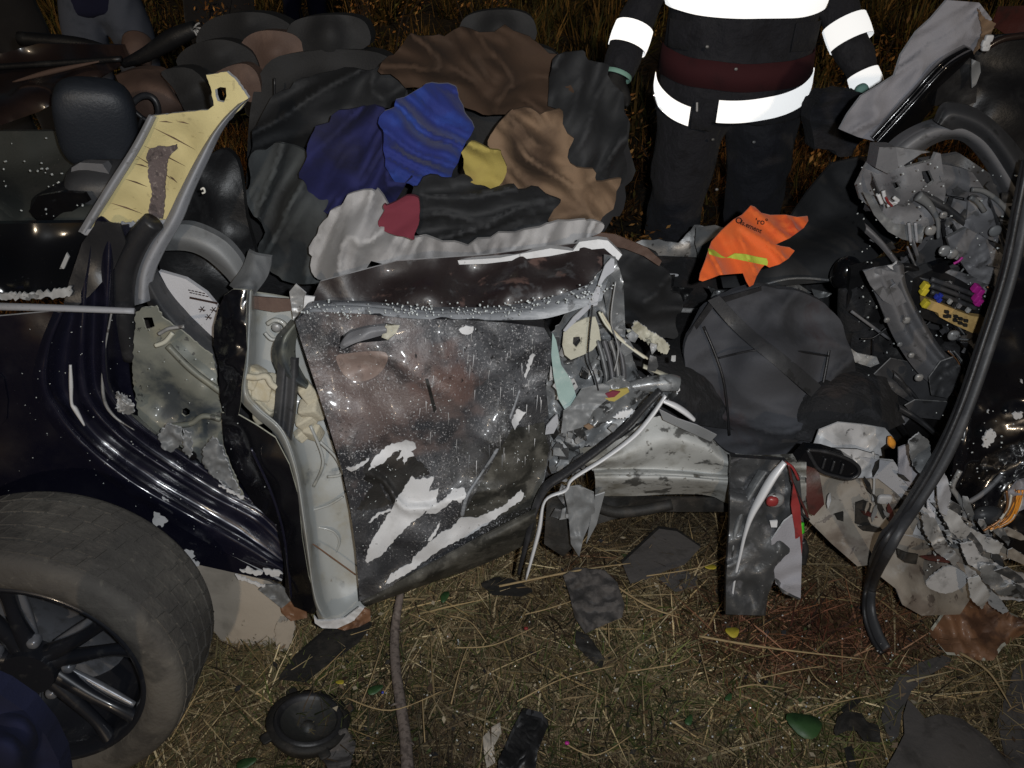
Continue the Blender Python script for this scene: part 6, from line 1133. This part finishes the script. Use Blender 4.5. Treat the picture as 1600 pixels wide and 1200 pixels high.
# crumbs of safety glass over door, seats and grass
V = []; Fc = []
def crumb(c, s):
    M = Matrix.Rotation(rnd.uniform(0, 6), 3, Vector((rnd.random(), rnd.random(), rnd.random() + .1)).normalized()); k = len(V)
    for z in (-1, 1):
        for x, y in ((-1, -1), (1, -1), (1, 1), (-1, 1)): V.append(c + M @ Vector((x * s * .9, y * s * .7, z * s * .6)))
    for f in ((0, 3, 2, 1), (4, 5, 6, 7), (0, 1, 5, 4), (1, 2, 6, 5), (2, 3, 7, 6), (3, 0, 4, 7)): Fc.append(tuple(k + i for i in f))
for i in range(260):
    x = rnd.uniform(470, 960); y = 485 + rnd.gauss(0, 7) - max(0, (x - 780)) * .2; crumb(P(x, y, side(x, y) - .07), rnd.uniform(.0008, .002))
for i in range(380):
    x = rnd.uniform(480, 850); y = rnd.uniform(500, 860)
    if inside(dpts, x, y): crumb(DS.pt(x, y, -.002), rnd.uniform(.0005, .0013))
for i in range(34): x = rnd.uniform(0, 150); y = rnd.uniform(215, 345); crumb(P(x, y, 1.9 - (y - 205) * .0024 - .03), rnd.uniform(.001, .0028))
for i in range(160): x = rnd.uniform(1340, 1595); y = rnd.uniform(250, 660); crumb(P(x, y, 1.60), rnd.uniform(.0008, .0022))
for i in range(120): x = rnd.uniform(1440, 1595); y = rnd.uniform(640, 900); crumb(P(x, y, side(x, y) + .0), rnd.uniform(.0008, .002))
for i in range(140): x = rnd.uniform(-10, 440); y = rnd.uniform(500, 880); crumb(P(x, y, side(x, y) - .018), rnd.uniform(.0004, .0012))
for i in range(200): x = rnd.uniform(560, 1500); y = rnd.uniform(960, 1190); crumb(G(x, y, .045), rnd.uniform(.0007, .002))
link('glass_crumbs', V, Fc, 'glass_bits', None, False, label='crumbs of broken safety glass over the wreck and the grass', cat='glass', kind='stuff')

# ------------------------------------------------------------------ people
def fuse(name, geos, m_, parent, voxel, wr=0, fr=10):
    V, Fc = merge(geos); me = bpy.data.meshes.new('t'); me.from_pydata([tuple(v) for v in V], [], Fc)
    bm = bmesh.new(); bm.from_mesh(me); bmesh.ops.recalc_face_normals(bm, faces=bm.faces); bm.to_mesh(me); bm.free()
    o = bpy.data.objects.new('t', me); COL.objects.link(o)
    md = o.modifiers.new('r', 'REMESH'); md.mode = 'VOXEL'; md.voxel_size = voxel; md.use_smooth_shade = True
    s = o.modifiers.new('s', 'SMOOTH'); s.iterations = 4; s.factor = .5
    bpy.context.view_layer.update(); dg = bpy.context.evaluated_depsgraph_get(); ev = o.evaluated_get(dg); m2 = ev.to_mesh()
    V2 = [v.co.copy() + (v.normal * wr * (1 - 2 * abs(noise.noise(Vector((v.co.x * fr, v.co.y * fr, v.co.z * fr * .5)) + noise.noise_vector(v.co * 4))) ) if wr else Vector()) for v in m2.vertices]
    F2 = [tuple(p.vertices) for p in m2.polygons]; ev.to_mesh_clear(); bpy.data.objects.remove(o)
    return link(name, V2, F2, m_, parent)
def hand_geo(w, d, s=1.0, side_=1):
    """palm and five bent fingers hanging from wrist w along direction d"""
    d = Vector(d).normalized(); n_ = Vector((0, 1, 0)); x = d.cross(n_).normalized(); n_ = x.cross(d)
    g = [tube_geo([w - d * .02, w + d * .05 * s, w + d * .095 * s], [(.026 * s, .020 * s), (.040 * s, .018 * s), (.038 * s, .014 * s)], 12, sub=3, axis=x)]
    for i, L in enumerate((.068, .078, .072, .055)):
        b0 = w + d * .085 * s + x * (i - 1.5) * .021 * s
        g.append(tube_geo([b0 - d * .02, b0 + d * L * .45 * s - n_ * .006, b0 + d * L * .85 * s - n_ * .024 * s], [.0105 * s, .0095 * s, .0075 * s], 8, sub=3))
    b0 = w + d * .03 * s - x * .03 * s * side_
    g.append(tube_geo([b0, b0 + d * .03 * s - x * .024 * s * side_ - n_ * .01, b0 + d * .06 * s - x * .026 * s * side_ - n_ * .022], [.014 * s, .012 * s, .009 * s], 8, sub=3))
    return g
def person(x, y, label, rot=0, h=1.0, bulk=1.0, jacket='dark_cloth', trousers='dark_cloth', boots='plastic_black', voxel=.016, arms=None, hair='leather_black', hands='skin', stance=.10, torso=None, legw=1.0, step=0):
    t = thing('person', (x, y, 0), label, 'person')
    ca, sa = math.cos(rot), math.sin(rot)
    def W(a, b_, c): return Vector((x + a * ca - b_ * sa, y + a * sa + b_ * ca, c * h))
    arms = arms or {s: [(.20 * s, 0, 1.40), (.27 * s, .02, 1.14), (.06 * s, -.20, 1.17)] for s in (-1, 1)}
    hx = W(0, -.01, 1.62)
    g = [blob_geo(hx, (.076, .095, .118), e=1.0, nu=20, nv=14), tube_geo([W(0, .01, 1.38), W(0, .01, 1.48), W(0, 0, 1.56)], [.07, .058, .056], 12), blob_geo(W(0, -.07, 1.545), (.038, .03, .03), e=1, nu=12, nv=8),
         tube_geo([W(0, -.095, 1.635), W(0, -.115, 1.60)], [.008, .014], 8), blob_geo(W(.076, .0, 1.61), (.010, .018, .03), e=1, nu=8, nv=6), blob_geo(W(-.076, .0, 1.61), (.010, .018, .03), e=1, nu=8, nv=6),
         tube_geo([W(-.022, -.095, 1.562), W(.022, -.095, 1.562)], .007, 6)]
    body = fuse('body', g + ([] if hands != 'skin' else [q for s in (-1, 1) for q in hand_geo(W(*arms[s][2]), W(*arms[s][2]) - W(*arms[s][1]), 1, s)]) + [tube_geo([W(*arms[s][2]), W(*arms[s][1]), W(*arms[s][0]), W(0, 0, 1.36)], [.03, .04, .05, .06], 10) for s in (-1, 1)], 'skin', t, .009)
    for s in (-1, 1): blob('eye', W(.032 * s, -.092, 1.622), (.012, .008, .008), 'primer', body, e=1)
    fuse('hair', [blob_geo(W(0, .012, 1.655), (.084, .096, .10), e=1, nu=20, nv=14)], hair, t, .012)
    tr = torso or [((0, 0, .84), (.19, .13)), ((0, 0, .95), (.18, .125)), ((0, 0, 1.08), (.165, .115)), ((0, 0, 1.25), (.19, .125)), ((0, 0, 1.38), (.19, .115)), ((0, 0, 1.45), (.10, .085))]
    tp = [W(*a) for a, _ in tr]; tq = [(q[0] * bulk, q[1] * bulk) for _, q in tr]; ax = (ca, sa, 0)
    ar = [.07 * bulk, .06 * bulk, .05 * bulk]
    jg = [tube_geo(tp, tq, 28, axis=ax)] + [tube_geo([W(*p) for p in ([(.12 * (1 if arms[s][0][0] > 0 else -1), 0, 1.38)] + list(arms[s]))], [.07 * bulk] + ar, 16) for s in (-1, 1)]
    jk = fuse('jacket', jg, jacket, t, voxel, .013, 5)
    lg = [tube_geo([W(stance * .55 * s, 0, .96), W(stance * s, -.01, .78), W(stance * 1.15 * s, -.02 - step * s, .48), W(stance * 1.25 * s, .0, .10)], [(.11 * legw, .12 * legw), (.105 * legw, .115 * legw), (.085 * legw, .09 * legw), (.075 * legw, .08 * legw)], 18) for s in (-1, 1)]
    fuse('trousers', lg + [blob_geo(W(0, 0, .92), (.165 * bulk, .115 * bulk, .12), e=.8)], trousers, t, voxel, .015, 6)
    for s in (-1, 1):
        c = W(stance * 1.3 * s, -.05, .045); fuse('boot', [blob_geo(c, (.05, .14, .05), (0, 0, rot), e=.7, nu=18, nv=10), tube_geo([W(stance * 1.28 * s, .02, .05), W(stance * 1.26 * s, .01, .20)], .058, 12)], boots, t, .012)
    return t, W, tp, tq, ax, jk

AX = .80; FY = 2.93
FA = {-1: [(-.24, 0, 1.42), (-.345, .02, 1.15), (-.43, -.10, .94)], 1: [(.24, 0, 1.42), (.32, .02, 1.15), (.41, -.12, .95)]}
ft, W, tp, tq, ax, jk = person(AX, FY, 'firefighter in dark turnout gear with bright reflective bands standing behind the wreck', bulk=1.0, jacket='turnout', trousers='turnout', voxel=.013, arms=FA, hands='none', stance=.13, legw=1.12,
    torso=[((0, 0, .79), (.268, .185)), ((0, 0, .90), (.262, .18)), ((0, 0, 1.05), (.248, .17)), ((0, 0, 1.22), (.262, .175)), ((0, 0, 1.38), (.24, .15)), ((0, 0, 1.47), (.11, .09))])
fuse('glove', hand_geo(W(*FA[1][2]), W(*FA[1][2]) - W(*FA[1][1]), 1.12, 1), 'glove', ft, .008)
fuse('glove', hand_geo(W(*FA[-1][2]), W(*FA[-1][2]) - W(*FA[-1][1]), 1.12, -1), 'glove', ft, .008)
def torso_band(name, z0, z1, m_, a0, a1, grow=.021, dz=0.0, th=.003, slope=0):
    """strip of tape round the torso between heights z0 and z1, over the angles a0..a1 (degrees, 270 = front)"""
    n_ = 40; V = []; Fc = []; rows = []
    prof = [(p.z, q) for p, q in zip(tp, tq)]
    def rad(z):
        for (za, qa), (zb, qb) in zip(prof, prof[1:]):
            if z <= zb: f = (z - za) / (zb - za); return (qa[0] + (qb[0] - qa[0]) * f, qa[1] + (qb[1] - qa[1]) * f)
        return prof[-1][1]
    for g_ in (grow, grow - th):
        for i in range(n_ + 1):
            a = R(a0 + (a1 - a0) * i / n_); sag = dz * (math.sin(a)) + slope * (a - R(a0)) + .006 * noise.noise(Vector((a * 2, z0 * 9, 0)))
            for z in (z0 + sag, z1 + sag):
                rx, ry = rad(max(z, prof[0][0])); V.append(Vector((AX + math.cos(a) * (rx + g_), FY + math.sin(a) * (ry + g_), z)))
    k = 2 * (n_ + 1)
    for i in range(n_):
        a = 2 * i; Fc += [(a, a + 2, a + 3, a + 1), (a + k, a + 1 + k, a + 3 + k, a + 2 + k), (a, a + k, a + 2 + k, a + 2), (a + 1, a + 3, a + 3 + k, a + 1 + k)]
    Fc += [(0, 1, 1 + k, k), (2 * n_, 2 * n_ + k, 2 * n_ + 1 + k, 2 * n_ + 1)]
    return link(name, V, Fc, m_, jk)
torso_band('reflective_tape', .85, .915, 'reflective_tape', 176, 232, dz=.05, slope=-.035)
torso_band('reflective_tape', .835, .91, 'reflective_tape', 252, 352, dz=.04, slope=.022)
torso_band('reflective_tape', .85, .91, 'reflective_tape', 25, 150, dz=-.03)
for (a0, a1, z0, z1) in ((196, 222, 1.02, 1.11), (300, 335, 1.02, 1.11)): torso_band('pocket_flap', z0, z1, 'turnout', a0, a1, grow=.020)
torso_band('reflective_tape', 1.15, 1.22, 'reflective_tape', 170, 370, dz=.02)
torso_band('dark_red_band', .93, 1.02, 'turnout_red', 175, 365, grow=.017, dz=.03)
torso_band('front_flap', .795, .90, 'turnout', 234, 249, grow=.018, dz=.035)
def arm_band(s, f0, f1, extra, m_='reflective_tape', r0=.058):
    a = W(*FA[s][1]); b_ = W(*FA[s][2]); p = [a.lerp(b_, f0), a.lerp(b_, (f0 + f1) / 2), a.lerp(b_, f1)]
    V, Fc = tube_geo(p, [r0 + extra, r0 + extra + .002, r0 + extra], 24, sub=3, close=False); return link('reflective_tape' if m_ == 'reflective_tape' else 'cuff', V, Fc, m_, jk)
arm_band(-1, .36, .66, .010); arm_band(1, .30, .60, .016); arm_band(1, 1.02, 1.28, -.006); arm_band(-1, 1.0, 1.06, -.0, 'mint', .05)
c = P(1347, 142, 2.72); blob('mint_fingertip', c, (.022, .018, .024), 'mint', ft, rot=(0, -.5, 0), e=.8)
for (px_, py_) in ((1150, 108), (1105, 73), (1114, 218), (1178, 222), (1120, 296)):
    blob('snap_button', P(px_, py_, 2.735), (.006, .004, .005), 'bare_metal', jk, e=.8)
tube('zip_pull', [P(1089, 160, 2.735), P(1089, 174, 2.735)], .004, 'primer', jk, 6)
blob('helmet', W(0, 0, 1.70), (.125, .15, .11), 'helmet', ft, e=.9)
cloth('dark_gear_bag', [(1280, 150, 0), (1320, 140, 0), (1350, 165, 0), (1345, 215, 0), (1320, 248, 0), (1285, 240, 0), (1268, 190, 0)], 'turnout', 'black gear bag hanging from the right hand of the firefighter', 2.70, ctrl=[(1310, 190, -.06)], amp=.015, th=.10, cat='bag')

person(-2.72, 4.5, 'onlooker in black trousers at the far top left corner', trousers='dark_cloth', voxel=.022)
person(-2.22, 4.6, 'onlooker in faded blue torn jeans at the top left', trousers='denim', voxel=.022, stance=.12, jacket='navy_cloth')
person(-1.82, 5.3, 'onlooker in dark trousers behind the torn roof rail', trousers='dark_cloth', voxel=.022)
person(-2.02, 8.3, 'distant onlooker in dark clothes with feet visible at the top edge', trousers='navy_cloth', voxel=.025)
